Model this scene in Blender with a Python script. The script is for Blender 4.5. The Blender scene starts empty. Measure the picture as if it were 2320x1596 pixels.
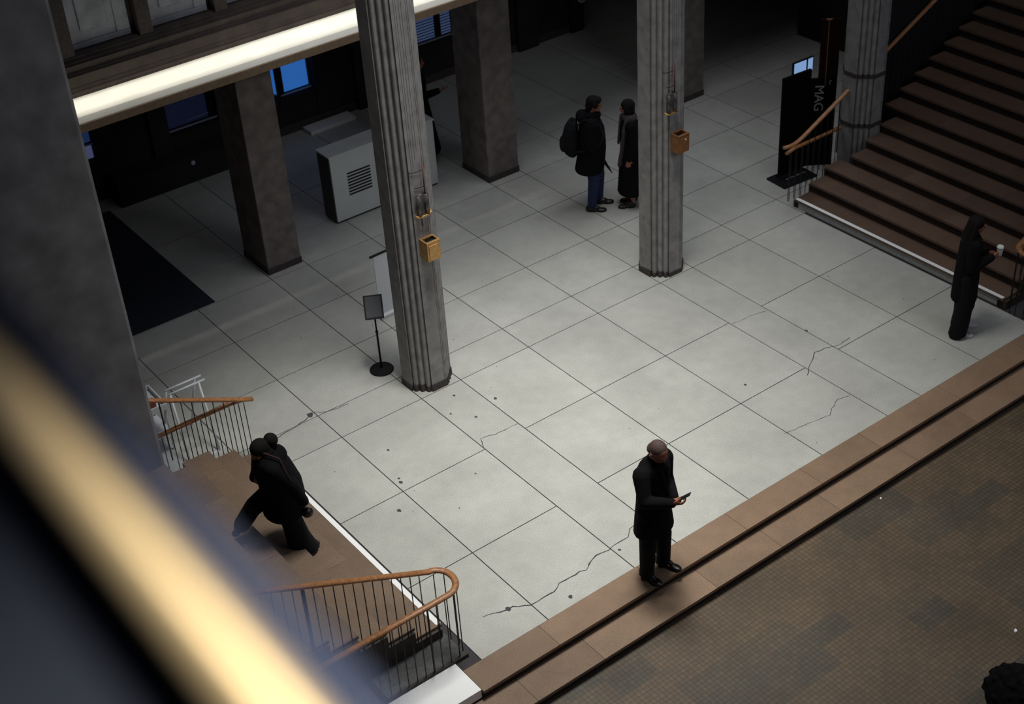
import bpy, bmesh, math, random
from mathutils import Vector, Matrix, Euler
random.seed(7)
PI = math.pi
scene = bpy.context.scene
C = scene.collection

# ------------------------------------------------------------------ camera, world, lights, exposure
cam_data = bpy.data.cameras.new('camera')
cam = bpy.data.objects.new('camera', cam_data)
C.objects.link(cam)
cam_data.sensor_width = 36.0
cam_data.lens = 36.0 * 3298.0 / 2320.0
cam_data.clip_start = 0.05
cam_data.clip_end = 200
_R = Matrix(((0.79447191, 0.38444983, -0.47011989), (-0.60445748, 0.42576096, -0.67331921), (-0.05869876, 0.81910068, 0.5706387)))
cam.matrix_world = Matrix.Translation((0, 0, 10.4)) @ _R.to_4x4()
cam_data.dof.use_dof = True
cam_data.dof.focus_distance = 15.5
cam_data.dof.aperture_fstop = 1.5
scene.camera = cam

world = bpy.data.worlds.new('hall_world')
scene.world = world
world.use_nodes = True
world.node_tree.nodes['Background'].inputs[0].default_value = (0.55, 0.66, 1.0, 1)
world.node_tree.nodes['Background'].inputs[1].default_value = 0.03


def area_light(name, loc, sx, sy, power, col, spread=180, target=None):
    d = bpy.data.lights.new(name, 'AREA')
    d.shape = 'RECTANGLE'
    d.size = sx
    d.size_y = sy
    d.energy = power
    d.color = col
    d.spread = math.radians(spread)
    o = bpy.data.objects.new(name, d)
    o.location = loc
    if target:
        o.rotation_euler = (Vector(target) - Vector(loc)).to_track_quat('-Z', 'Y').to_euler()
    C.objects.link(o)
    return o


area_light('skylight_daylight', (7.75, 9.75, 13.5), 2.8, 3.2, 205, (1.0, 0.985, 0.94), 55)
area_light('upper_hall_fill', (12.0, 9.5, 15.0), 7, 5, 65, (0.90, 0.95, 1.0), 120)  # broad overhead fill, added so the right stairs get some light
area_light('front_fill', (12.5, 0.0, 12.0), 7, 4, 120, (0.86, 0.90, 1.0), 120, (9.5, 14, 3))  # added fill from the near side, brightens the column fronts
area_light('colonnade_fill', (11.4, 14.1, 6.8), 9.6, 1.6, 52, (0.92, 0.95, 1.0), 88)  # added strip of fill, lifts the dark floor behind the columns
area_light('cornice_lamp', (7.0, 15.76, 4.9), 9.0, 0.44, 16, (1.0, 0.96, 0.86), 10)
area_light('mezzanine_fill', (11.0, 17.6, 3.1), 10.0, 1.2, 5, (0.95, 0.95, 1.0), 150)  # weak fill added under the soffit for the dark back area
sd = bpy.data.lights.new('rail_fill_spot', 'SPOT')  # invented spotlight, added to brighten the near brass rail
sd.energy = 620
sd.color = (1.0, 0.86, 0.62)
sd.spot_size = math.radians(16)
sd.spot_blend = 1.0
sd.shadow_soft_size = 0.12
so = bpy.data.objects.new('rail_fill_spot', sd)
so.location = (0.8, -0.5, 12.7)
so.rotation_euler = (Vector((0.155, 0.30, 9.92)) - so.location).to_track_quat('-Z', 'Y').to_euler()
C.objects.link(so)
scene.view_settings.view_transform = 'Standard'
scene.view_settings.look = 'None'
scene.view_settings.exposure = 0.0
scene.view_settings.gamma = 1.0
scene.view_settings.use_curve_mapping = False


# ------------------------------------------------------------------ materials
def new_mat(name):
    m = bpy.data.materials.new(name)
    m.use_nodes = True
    nt = m.node_tree
    return m, nt, nt.nodes['Principled BSDF']


def srgb(r, g, b):
    f = lambda v: (v / 255 / 12.92) if v / 255 <= 0.04045 else ((v / 255 + 0.055) / 1.055) ** 2.4
    return (f(r), f(g), f(b), 1)


def plain(name, col, rough=0.6, metal=0.0, noise=0.0, scale=20.0, spec=None):
    m, nt, b = new_mat(name)
    b.inputs['Roughness'].default_value = rough
    b.inputs['Metallic'].default_value = metal
    if spec is not None:
        b.inputs['Specular IOR Level'].default_value = spec
    if noise > 0:
        tc = nt.nodes.new('ShaderNodeTexCoord')
        n = nt.nodes.new('ShaderNodeTexNoise')
        n.inputs['Scale'].default_value = scale
        n.inputs['Detail'].default_value = 6
        nt.links.new(tc.outputs['Object'], n.inputs['Vector'])
        r = nt.nodes.new('ShaderNodeValToRGB')
        r.color_ramp.elements[0].position = 0.3
        r.color_ramp.elements[1].position = 0.7
        r.color_ramp.elements[0].color = tuple(c * (1 - noise) for c in col[:3]) + (1,)
        r.color_ramp.elements[1].color = tuple(min(1, c * (1 + noise)) for c in col[:3]) + (1,)
        nt.links.new(n.outputs['Fac'], r.inputs['Fac'])
        nt.links.new(r.outputs['Color'], b.inputs['Base Color'])
    else:
        b.inputs['Base Color'].default_value = col
    return m


def emit(name, col, strength):
    m, nt, b = new_mat(name)
    b.inputs['Base Color'].default_value = (0.02, 0.02, 0.02, 1)
    b.inputs['Emission Color'].default_value = col
    b.inputs['Emission Strength'].default_value = strength
    return m


def tone_stone(name, col, speck=0.12, mottling=0.1, rough=0.55, fine=90.0):
    """stone whose slabs carry their own tone in the 'tone' attribute, with fine speckle and broad mottling"""
    m, nt, b = new_mat(name)
    b.inputs['Roughness'].default_value = rough
    tc = nt.nodes.new('ShaderNodeTexCoord')
    at = nt.nodes.new('ShaderNodeAttribute')
    at.attribute_name = 'tone'

    def noise(scale, detail, amt):
        n = nt.nodes.new('ShaderNodeTexNoise')
        n.inputs['Scale'].default_value = scale
        n.inputs['Detail'].default_value = detail
        nt.links.new(tc.outputs['Object'], n.inputs['Vector'])
        mr = nt.nodes.new('ShaderNodeMapRange')
        mr.inputs[1].default_value = 0.3
        mr.inputs[2].default_value = 0.7
        mr.inputs[3].default_value = 1 - amt
        mr.inputs[4].default_value = 1 + amt
        nt.links.new(n.outputs['Fac'], mr.inputs[0])
        return mr.outputs[0]

    def mul(a, c):
        x = nt.nodes.new('ShaderNodeMath')
        x.operation = 'MULTIPLY'
        nt.links.new(a, x.inputs[0])
        nt.links.new(c, x.inputs[1])
        return x.outputs[0]
    v = mul(mul(noise(fine, 3, speck), noise(1.1, 7, mottling)), at.outputs['Fac'])
    v = mul(v, noise(6.0, 4, mottling * 0.5))
    vm = nt.nodes.new('ShaderNodeVectorMath')
    vm.operation = 'SCALE'
    vm.inputs[0].default_value = col[:3]
    nt.links.new(v, vm.inputs['Scale'])
    nt.links.new(vm.outputs[0], b.inputs['Base Color'])
    return m


def mosaic_mat():
    m, nt, b = new_mat('brown_mosaic')
    b.inputs['Roughness'].default_value = 0.5
    tc = nt.nodes.new('ShaderNodeTexCoord')
    br = nt.nodes.new('ShaderNodeTexBrick')
    br.offset = 0.0
    br.inputs['Scale'].default_value = 1.0
    br.inputs['Brick Width'].default_value = 0.052
    br.inputs['Row Height'].default_value = 0.052
    br.inputs['Mortar Size'].default_value = 0.0035
    br.inputs['Color1'].default_value = (0.125, 0.088, 0.052, 1)
    br.inputs['Color2'].default_value = (0.10, 0.070, 0.043, 1)
    br.inputs['Mortar'].default_value = (0.052, 0.037, 0.026, 1)
    nt.links.new(tc.outputs['Object'], br.inputs['Vector'])
    # replaced greener patches, snapped to blocks of tiles
    sn = nt.nodes.new('ShaderNodeVectorMath')
    sn.operation = 'SNAP'
    sn.inputs[1].default_value = (0.468, 0.26, 1)
    nt.links.new(tc.outputs['Object'], sn.inputs[0])
    no = nt.nodes.new('ShaderNodeTexNoise')
    no.inputs['Scale'].default_value = 1.15
    no.inputs['Detail'].default_value = 2.0
    nt.links.new(sn.outputs[0], no.inputs['Vector'])
    mr = nt.nodes.new('ShaderNodeMapRange')
    mr.inputs[1].default_value = 0.52
    mr.inputs[2].default_value = 0.60
    nt.links.new(no.outputs['Fac'], mr.inputs[0])
    mx = nt.nodes.new('ShaderNodeMix')
    mx.data_type = 'RGBA'
    mx.blend_type = 'MULTIPLY'
    nt.links.new(mr.outputs[0], mx.inputs[0])
    nt.links.new(br.outputs['Color'], mx.inputs[6])
    mx.inputs[7].default_value = (0.68, 0.80, 0.92, 1)
    n2 = nt.nodes.new('ShaderNodeTexNoise')
    n2.inputs['Scale'].default_value = 1.3
    n2.inputs['Detail'].default_value = 6
    nt.links.new(tc.outputs['Object'], n2.inputs['Vector'])
    mr2 = nt.nodes.new('ShaderNodeMapRange')
    mr2.inputs[1].default_value = 0.3
    mr2.inputs[2].default_value = 0.7
    mr2.inputs[3].default_value = 0.75
    mr2.inputs[4].default_value = 1.2
    nt.links.new(n2.outputs['Fac'], mr2.inputs[0])
    vm = nt.nodes.new('ShaderNodeVectorMath')
    vm.operation = 'SCALE'
    nt.links.new(mx.outputs[2], vm.inputs[0])
    nt.links.new(mr2.outputs[0], vm.inputs['Scale'])
    nt.links.new(vm.outputs[0], b.inputs['Base Color'])
    return m


M = {}
M['terrazzo'] = tone_stone('pale_terrazzo', (0.40, 0.40, 0.365), 0.20, 0.10, 0.6)
M['joint'] = plain('dark_joint', (0.045, 0.04, 0.045, 1), 0.9)
M['sandstone'] = tone_stone('brown_sandstone', (0.215, 0.140, 0.088), 0.2, 0.14, 0.6)
M['stair_stone'] = tone_stone('dark_brown_stair_stone', (0.125, 0.074, 0.050), 0.2, 0.14, 0.6)
M['stair_left'] = tone_stone('brown_stair_stone', (0.165, 0.110, 0.072), 0.2, 0.14, 0.6)
M['stringer'] = plain('dark_brown_stringer', (0.055, 0.040, 0.030, 1), 0.7, noise=0.3)
M['riser'] = plain('shade_dark_riser', (0.03, 0.018, 0.012, 1), 0.7, noise=0.3)  # shade on the risers is put into this darker colour
M['mosaic'] = mosaic_mat()
M['concrete'] = plain('grey_column_stone', (0.25, 0.24, 0.235, 1), 0.75, noise=0.22, scale=9)
M['concrete_dark'] = plain('brown_grey_pier_stone', (0.16, 0.135, 0.12, 1), 0.8, noise=0.3, scale=6)
M['plinth'] = plain('dark_plinth_stone', (0.05, 0.04, 0.037, 1), 0.8, noise=0.3)
M['cream'] = plain('cream_painted_plaster', (0.80, 0.78, 0.70, 1), 0.7, noise=0.05, scale=4)
M['fascia'] = plain('brown_fascia', (0.22, 0.15, 0.09, 1), 0.7, noise=0.15)
M['cornice'] = plain('brown_cornice_stone', (0.075, 0.058, 0.05, 1), 0.8, noise=0.25, scale=5)
M['panel'] = plain('blue_grey_panel_stone', (0.33, 0.345, 0.38, 1), 0.8, noise=0.35, scale=3)
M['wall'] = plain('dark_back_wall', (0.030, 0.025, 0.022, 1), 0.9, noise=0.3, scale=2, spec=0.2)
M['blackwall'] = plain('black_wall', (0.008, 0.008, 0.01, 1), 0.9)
M['ceiling'] = plain('mezzanine_soffit', (0.05, 0.045, 0.04, 1), 0.9)
M['wood'] = plain('oak_handrail', (0.36, 0.16, 0.062, 1), 0.42, noise=0.3, scale=30)
M['iron'] = plain('black_iron', (0.012, 0.012, 0.013, 1), 0.5, 0.4)
M['white'] = plain('white_paint', (0.93, 0.94, 0.93, 1), 0.6)
M['whitemetal'] = plain('white_enamel', (0.62, 0.64, 0.68, 1), 0.45)
M['nosing'] = plain('white_nosing_strip', (0.9, 0.9, 0.88, 1), 0.6)
M['lightriser'] = plain('pale_riser_panel', (0.42, 0.42, 0.42, 1), 0.6, noise=0.15)
M['brass'] = plain('brushed_brass', (0.62, 0.37, 0.14, 1), 0.42, 0.75, noise=0.15)
M['railbrass'] = plain('polished_brass', (0.95, 0.79, 0.54, 1), 0.42, 0.35)
M['bronze'] = plain('dark_bronze', (0.005, 0.0028, 0.002, 1), 0.7, 0.0, spec=0.2)
M['rust'] = plain('rusty_rod', (0.10, 0.035, 0.028, 1), 0.7)
M['bluegrey'] = plain('blue_grey_painted_metal', (0.10, 0.14, 0.30, 1), 0.5)
M['slate'] = plain('dark_slate_blue_metal', (0.022, 0.032, 0.065, 1), 0.6)
M['carpet'] = plain('navy_mat', (0.008, 0.010, 0.020, 1), 0.95, noise=0.3, scale=60)
M['desk'] = plain('pale_grey_laminate', (0.62, 0.64, 0.62, 1), 0.5, noise=0.06, scale=3)
M['deskdark'] = plain('dark_desk_side', (0.05, 0.045, 0.045, 1), 0.6)
M['black'] = plain('black_plastic', (0.005, 0.005, 0.006, 1), 0.6, spec=0.25)
M['matt'] = plain('black_board', (0.003, 0.003, 0.004, 1), 0.95, spec=0.08)
M['maroon'] = plain('dark_maroon_board', (0.018, 0.005, 0.005, 1), 0.95, spec=0.08)
M['gold'] = plain('copper_edge', (0.35, 0.20, 0.10, 1), 0.4, 0.5)
M['print'] = plain('grey_lettering', (0.32, 0.32, 0.34, 1), 0.7)
M['cloth'] = plain('black_wool', (0.0045, 0.0045, 0.0055, 1), 0.95, spec=0.15)
M['cloth2'] = plain('black_trouser_cloth', (0.006, 0.006, 0.008, 1), 0.9, spec=0.2)
M['darkgrey'] = plain('charcoal_knit', (0.012, 0.012, 0.014, 1), 0.95, spec=0.15)
M['jeans'] = plain('navy_denim', (0.012, 0.022, 0.075, 1), 0.9, noise=0.3, scale=40)
M['scarf'] = plain('grey_brown_scarf', (0.055, 0.042, 0.045, 1), 0.95, noise=0.3, scale=50)
M['leather'] = plain('black_leather', (0.008, 0.007, 0.007, 1), 0.35)
M['skin'] = plain('skin', (0.34, 0.125, 0.075, 1), 0.55, noise=0.1, scale=30)
M['skin2'] = plain('tanned_skin', (0.33, 0.115, 0.065, 1), 0.55, noise=0.1, scale=30)
M['hair'] = plain('black_hair', (0.008, 0.006, 0.005, 1), 0.85, spec=0.2, noise=0.3, scale=60)
M['greyhair'] = plain('cropped_grey_hair', (0.075, 0.045, 0.038, 1), 0.8, noise=0.4, scale=90)
M['eye'] = plain('dark_eye', (0.01, 0.008, 0.008, 1), 0.3)
M['lip'] = plain('lip', (0.20, 0.06, 0.045, 1), 0.6)
M['shoe_white'] = plain('white_trainer', (0.5, 0.48, 0.5, 1), 0.6)
M['cup'] = plain('white_paper_cup', (0.75, 0.76, 0.74, 1), 0.6)
M['blueglass'] = emit('blue_evening_glass', (0.03, 0.16, 0.55, 1), 0.62)
M['slateglass'] = emit('slate_blue_glass', (0.10, 0.16, 0.34, 1), 0.30)
M['dimglass'] = emit('dim_navy_glass', (0.02, 0.05, 0.16, 1), 0.35)
M['screen'] = emit('lit_screen', (0.22, 0.36, 0.62, 1), 0.9)
M['sill'] = plain('pale_sill', (0.42, 0.44, 0.55, 1), 0.6)
M['leaf'] = plain('black_fur_trim', (0.004, 0.004, 0.005, 1), 0.95, noise=0.8, scale=25, spec=0.15)
M['redbox'] = plain('rust_red_box', (0.20, 0.06, 0.035, 1), 0.6)
M['stain'] = plain('dark_spot', (0.05, 0.05, 0.055, 1), 0.8)


# ------------------------------------------------------------------ mesh helpers
def link(name, me, mat=None, parent=None, kind=None, label=None):
    o = bpy.data.objects.new(name, me)
    C.objects.link(o)
    if mat is not None and not me.materials:
        me.materials.append(mat)
    if parent is not None:
        o.parent = parent
    if kind:
        o['kind'] = kind
    if label:
        o['label'] = label
    return o


def from_bm(name, bm, mat=None, parent=None, smooth=False, kind=None, label=None):
    bmesh.ops.recalc_face_normals(bm, faces=bm.faces)
    if smooth:
        for f in bm.faces:
            f.smooth = True
    me = bpy.data.meshes.new(name)
    bm.to_mesh(me)
    bm.free()
    return link(name, me, mat, parent, kind, label)


def thing(name, label, cat, loc=(0, 0, 0), rz=0.0, group=None):
    o = bpy.data.objects.new(name, None)
    o.empty_display_size = 0.1
    C.objects.link(o)
    o.location = loc
    o.rotation_euler = (0, 0, rz)
    o['label'] = label
    o['category'] = cat
    if group:
        o['group'] = group
    return o


def tag(o, label, cat, group=None, kind=None):
    o['label'] = label
    o['category'] = cat
    if group:
        o['group'] = group
    if kind:
        o['kind'] = kind
    return o


def box(bm, x0, x1, y0, y1, z0, z1, bev=0.0, mat=None, rot=None):
    vs = [bm.verts.new((x, y, z)) for z in (z0, z1) for y in (y0, y1) for x in (x0, x1)]
    fs = [bm.faces.new([vs[i] for i in q]) for q in ((0, 2, 3, 1), (4, 5, 7, 6), (0, 1, 5, 4), (2, 6, 7, 3), (0, 4, 6, 2), (1, 3, 7, 5))]
    if rot is not None:
        bmesh.ops.transform(bm, matrix=rot, verts=vs)
    if bev > 0:
        es = list({e for f in fs for e in f.edges})
        bmesh.ops.bevel(bm, geom=es, offset=bev, segments=2, affect='EDGES', profile=0.5)
    return fs


def boxobj(name, x0, x1, y0, y1, z0, z1, mat, parent=None, bev=0.004, **k):
    bm = bmesh.new()
    box(bm, x0, x1, y0, y1, z0, z1, bev)
    return from_bm(name, bm, mat, parent, **k)


def prism(bm, poly, z0, z1):
    n = len(poly)
    a = [bm.verts.new((x, y, z0)) for x, y in poly]
    b = [bm.verts.new((x, y, z1)) for x, y in poly]
    for i in range(n):
        bm.faces.new((a[i], a[(i + 1) % n], b[(i + 1) % n], b[i]))
    bm.faces.new(a[::-1])
    bm.faces.new(b)


def extrude_profile(bm, prof, axis, a0, a1):
    """closed profile of (u, z) run along X (axis 0, u = y) or Y (axis 1, u = x)"""
    P = (lambda u, z, a: (a, u, z)) if axis == 0 else (lambda u, z, a: (u, a, z))
    A = [bm.verts.new(P(u, z, a0)) for u, z in prof]
    B = [bm.verts.new(P(u, z, a1)) for u, z in prof]
    n = len(prof)
    for i in range(n):
        bm.faces.new((A[i], A[(i + 1) % n], B[(i + 1) % n], B[i]))
    bm.faces.new(A[::-1])
    bm.faces.new(B)


def sweep(bm, pts, rx, ry, n=12, up=Vector((0, 0, 1)), closed=False):
    pts = [Vector(p) for p in pts]
    rings = []
    for i, p in enumerate(pts):
        if i == 0:
            t = pts[1] - p
        elif i == len(pts) - 1:
            t = p - pts[i - 1]
        else:
            t = (pts[i + 1] - p).normalized() + (p - pts[i - 1]).normalized()
        t.normalize()
        u = up if abs(t.dot(up)) < 0.98 else Vector((1, 0, 0))
        s = t.cross(u).normalized()
        v = s.cross(t).normalized()
        rings.append([bm.verts.new(p + s * (rx * math.cos(2 * PI * k / n)) + v * (ry * math.sin(2 * PI * k / n))) for k in range(n)])
    for a, b in zip(rings, rings[1:]):
        for k in range(n):
            bm.faces.new((a[k], a[(k + 1) % n], b[(k + 1) % n], b[k]))
    bm.faces.new(rings[0][::-1])
    bm.faces.new(rings[-1])


def lathe(bm, prof, c=(0, 0, 0), n=24):
    c = Vector(c)
    rings = []
    for r, z in prof:
        rings.append([bm.verts.new(c + Vector((r * math.cos(2 * PI * k / n), r * math.sin(2 * PI * k / n), z))) for k in range(n)])
    for a, b in zip(rings, rings[1:]):
        for k in range(n):
            bm.faces.new((a[k], a[(k + 1) % n], b[(k + 1) % n], b[k]))
    bm.faces.new(rings[0][::-1])
    bm.faces.new(rings[-1])


def tone_attr(o, vals):
    """one grey tone per face, kept as the slab's own colour"""
    at = o.data.attributes.new('tone', 'FLOAT', 'FACE')
    for i, v in enumerate(vals):
        at.data[i].value = v


def slabs(name, cells, z0, z1, mat, gap=0.006, var=0.06, parent=None, kind=None, label=None, seed=1):
    rnd = random.Random(seed)
    bm = bmesh.new()
    tones = []
    for (x0, x1, y0, y1) in cells:
        t = 1 + rnd.uniform(-var, var)
        vs = [bm.verts.new((x, y, z)) for z in (z0, z1) for y in (y0 + gap, y1 - gap) for x in (x0 + gap, x1 - gap)]
        for q in ((0, 2, 3, 1), (4, 5, 7, 6), (0, 1, 5, 4), (2, 6, 7, 3), (0, 4, 6, 2), (1, 3, 7, 5)):
            bm.faces.new([vs[i] for i in q])
            tones.append(t)
    me = bpy.data.meshes.new(name)
    bm.to_mesh(me)
    bm.free()
    o = link(name, me, mat, parent, kind, label)
    tone_attr(o, tones)
    return o


# ------------------------------------------------------------------ setting: floors
XL, XR = 5.20, 13.72
floor = boxobj('floor', 2.0, 24.0, 8.05, 27.0, -0.4, -0.012, M['joint'], bev=0, kind='structure')
xs = [2.0, 3.31, 3.89, 4.92, 6.03, 7.16, 7.74, 8.79, 9.93, 11.01, 11.59, 12.66, 13.74, 14.87, 15.45, 16.5, 17.6, 18.7, 19.8, 21.0, 22.4, 24.0]
ys = [8.34, 9.62, 10.93, 12.22, 12.77, 13.75, 14.85, 15.88, 16.75, 17.8, 18.9, 20.0, 21.1, 22.2, 23.4, 24.6, 26.0]
cells = []
for i in range(len(xs) - 1):
    for j in range(len(ys) - 1):
        x0, x1, y0, y1 = xs[i], xs[i + 1], ys[j], ys[j + 1]
        if y1 <= 12.3 and (x0 < 5.0 or x1 > 13.8):
            continue
        strip = (abs(x1 - x0 - 0.58) < 0.02)
        if strip and y1 <= 12.3:
            continue
        cells.append((x0, x1, y0, y1))
for sx in ((7.16, 7.74), (11.01, 11.59)):
    cells.append((sx[0], sx[1], 8.34, 12.22))
cells += [(5.21, 6.03, 8.34, 9.62), (5.21, 6.03, 9.62, 10.93), (5.21, 6.03, 10.93, 12.22)]
cells += [(2.0, 4.92, 8.34, 8.46)]
cells = [c for c in cells if not (c[0] == 4.92 and c[3] <= 12.3)]
slabs('floor', cells, -0.012, 0.0, M['terrazzo'], gap=0.0055, var=0.055, kind='structure', seed=3)

crack_bm = bmesh.new()


def crack(pts, w=0.009):
    rnd = random.Random(int(pts[0][0] * 1000))
    P = []
    for (a, b) in zip(pts, pts[1:]):
        a = Vector(a)
        b = Vector(b)
        L = (b - a).length
        k = max(2, int(L / 0.06))
        for i in range(k):
            p = a.lerp(b, i / k)
            P.append(p + Vector((rnd.uniform(-.012, .012), rnd.uniform(-.012, .012))))
    P.append(Vector(pts[-1]))
    prev = None
    for i, p in enumerate(P):
        t = (P[min(i + 1, len(P) - 1)] - P[max(i - 1, 0)]).normalized()
        n = Vector((-t.y, t.x)) * w * 0.5 * rnd.uniform(.5, 1.3)
        v = (crack_bm.verts.new((p.x + n.x, p.y + n.y, 0.0012)), crack_bm.verts.new((p.x - n.x, p.y - n.y, 0.0012)))
        if prev:
            crack_bm.faces.new((prev[0], prev[1], v[1], v[0]))
        prev = v
crack([(5.55, 8.79), (5.68, 8.76), (5.87, 8.71), (6.02, 8.61), (6.18, 8.61), (6.33, 8.62), (6.43, 8.68), (6.64, 8.67), (6.77, 8.65), (6.85, 8.7), (6.98, 8.74), (7.14, 8.72), (7.23, 8.73), (7.41, 8.73), (7.52, 8.83), (7.72, 8.88)], 0.013)
crack([(7.15, 10.95), (7.18, 11.0), (7.24, 11.11), (7.41, 11.08), (7.73, 11.06)], 0.008)
crack([(9.91, 8.88), (10.23, 8.84), (10.54, 8.79), (10.82, 8.94), (10.98, 8.89)], 0.007)
crack([(10.92, 9.5), (11.32, 9.76), (11.49, 9.74), (11.62, 9.68), (11.88, 9.7)], 0.009)
crack([(11.03, 10.88), (11.33, 10.87), (11.55, 10.81)], 0.006)
crack([(5.27, 12.69), (5.86, 12.79), (6.01, 12.88), (6.15, 12.76), (6.44, 12.73)], 0.010)
cracks = from_bm('floor_crack', crack_bm, M['joint'], floor)
spot_bm = bmesh.new()
rnd = random.Random(5)
spots = [(6.31, 11.66, .022), (6.12, 11.15, .02), (6.1, 11.08, .028), (5.82, 10.69, .03), (7.83, 11.63, .028), (7.44, 11.49, .02), (7.49, 12.01, .022), (7.25, 11.74, .018), (6.82, 10.65, .014), (6.34, 10.29, .012), (6.4, 8.45, .03), (5.82, 8.72, .036), (11.6, 10.16, .024), (10.23, 9.85, .022), (7.22, 8.65, .02), (5.97, 12.85, .05)]
for i in range(70):
    spots.append((rnd.uniform(5.4, 13.4), rnd.uniform(8.45, 15.5), rnd.uniform(.004, .010)))
for x, y, r in spots:
    n = 9
    vs = []
    for k in range(n):
        a = 2 * PI * k / n
        q = r * rnd.uniform(.7, 1.15)
        vs.append(spot_bm.verts.new((x + q * math.cos(a) * .8, y + q * math.sin(a), 0.0015)))
    spot_bm.faces.new(vs)
sp = from_bm('dirt_spot', spot_bm, M['stain'], floor)
sp['kind'] = 'stuff'

# mosaic floor of the lower hall
bm = bmesh.new()
box(bm, -6, 26, -8, 8.1, -0.5, -0.235)
from_bm('floor', bm, M['mosaic'], kind='structure')

# two long front steps
steps_front = thing('front_steps', 'pair of long brown stone steps between the pale floor and the mosaic', 'steps', (0, 0, 0))
rnd = random.Random(11)


def slab_run(name, y0, y1, z0, z1, parent, x0, x1, lo, hi, mat, seed, nose=0.02, var=0.13):
    r = random.Random(seed)
    cells = []
    x = x0
    while x < x1 - 0.1:
        w = r.uniform(lo, hi)
        cells.append((x, min(x + w, x1), y0, y1))
        x += w
    return slabs(name, cells, z0, z1, mat, gap=0.0018, var=var, parent=parent, seed=seed)


slab_run('tread', 8.005, 8.345, -0.035, 0.001, steps_front, 4.99, 17.0, 0.8, 1.5, M['sandstone'], 21)
slab_run('tread', 7.665, 8.03, -0.150, -0.114, steps_front, 3.0, 17.0, 0.8, 1.5, M['sandstone'], 22)
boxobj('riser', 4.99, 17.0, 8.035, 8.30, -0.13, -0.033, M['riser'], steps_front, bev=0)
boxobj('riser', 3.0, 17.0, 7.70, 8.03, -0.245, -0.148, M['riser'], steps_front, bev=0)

# white boarded ledge left of the front steps, and dark kerb slab under the near railing
wb = boxobj('ledge_board', 2.2, 4.985, 8.035, 8.462, -0.10, 0.008, M['white'], bev=0.004)
tag(wb, 'bright white flat board beside the lower left railing, at the end of the brown steps', 'board')
kb = thing('kerb_slab', 'dark grey stone slab with raised lip under the lower left railing', 'kerb', (0, 0, 0))
boxobj('slab', 4.24, 5.14, 8.50, 8.86, -0.01, 0.006, plain('dark_grey_slab', (0.06, 0.06, 0.06, 1), 0.7, noise=0.3), kb, bev=0.002)
boxobj('lip', 4.22, 5.15, 8.465, 8.50, -0.01, 0.035, M['plinth'], kb, bev=0.004)
boxobj('lip', 4.20, 4.24, 8.465, 8.88, -0.01, 0.035, M['black'], kb, bev=0.004)

# ------------------------------------------------------------------ broad staircases left and right
T, RZ = 0.30, 0.146


def staircase(label, sgn, xn, n, y0, y1, notch, nfar):
    """xn: x of the first nosing, sgn: direction of the climb along X"""
    st = thing('staircase', label, 'stairs', (0, 0, 0), group=None)
    for i in range(n):
        xa = xn + sgn * T * i
        xb = xa + sgn * (T + 0.03)
        z = RZ * (i + 1)
        r = random.Random(100 + i + (50 if sgn > 0 else 0))
        cells = []
        y = y0
        ye = 12.235 if (min(xa, xb) < notch[1] and max(xa, xb) > notch[0]) else y1
        while y < ye - 0.05:
            w = r.uniform(0.9, 1.5)
            if y + w > ye - 0.3:
                w = ye - y
            cells.append((min(xa, xb), max(xa, xb), y, min(y + w, ye)))
            y += w
        slabs('tread', cells, z - 0.035, z, M['stair_stone'] if sgn > 0 else M['stair_left'], gap=0.0012, var=0.12, parent=st, seed=i + 300)
        xr = xa + sgn * 0.03
        xe = xn + sgn * (T * n)
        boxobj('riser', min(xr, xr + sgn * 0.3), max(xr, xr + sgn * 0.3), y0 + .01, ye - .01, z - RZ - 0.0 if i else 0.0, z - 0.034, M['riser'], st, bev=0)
    # white edge strip on the first step and pale riser panel
    boxobj('nosing_strip', min(xn, xn + sgn * 0.055), max(xn, xn + sgn * (0.055 if sgn > 0 else 0.085)), y0 + 0.02, y1 - 0.02, RZ, RZ + 0.004, M['nosing'], st, bev=0, label='white edge strip along the first step')
    boxobj('riser_panel', min(xn + sgn * .024, xn + sgn * .03), max(xn + sgn * .024, xn + sgn * .03), y0 + 0.10, y1 - 0.06, 0.0, RZ - 0.04, M['lightriser'], st, bev=0, label='pale panel on the first riser')
    # black stringers closing both ends
    for (ya, yb, m) in ((y0 - 0.03, y0 + 0.002, n), (y1 - 0.002, y1 + 0.03, nfar)):
        bm = bmesh.new()
        prof = [(xn + sgn * 0.02, 0.0)]
        for i in range(m):
            prof.append((xn + sgn * (0.02 + T * i), RZ * (i + 1) - .036))
            prof.append((xn + sgn * (0.02 + T * (i + 1)), RZ * (i + 1) - .036))
        prof.append((xn + sgn * (0.02 + T * m), 0.0))
        extrude_profile(bm, prof, 1, 0, 1)
        for v in bm.verts:
            v.co.y = ya if v.co.y < .5 else yb
        from_bm('stringer', bm, M['stringer'], st)
    return st


staircase('broad dark brown stone staircase climbing at the right beside the black display boards', 1, 13.75, 22, 8.86, 12.43, (14.86, 15.45), 3)
staircase('brown stone staircase climbing left under the dark-clothed climber with the hair bun', -1, 5.12, 10, 8.86, 12.50, (-9, 3.95), 3)


# ------------------------------------------------------------------ railings
def arc(c, r, a0, a1, n, z0, z1):
    return [(c[0] + r * math.cos(a0 + (a1 - a0) * k / n), c[1] + r * math.sin(a0 + (a1 - a0) * k / n), z0 + (z1 - z0) * k / n) for k in range(n + 1)]


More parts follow.
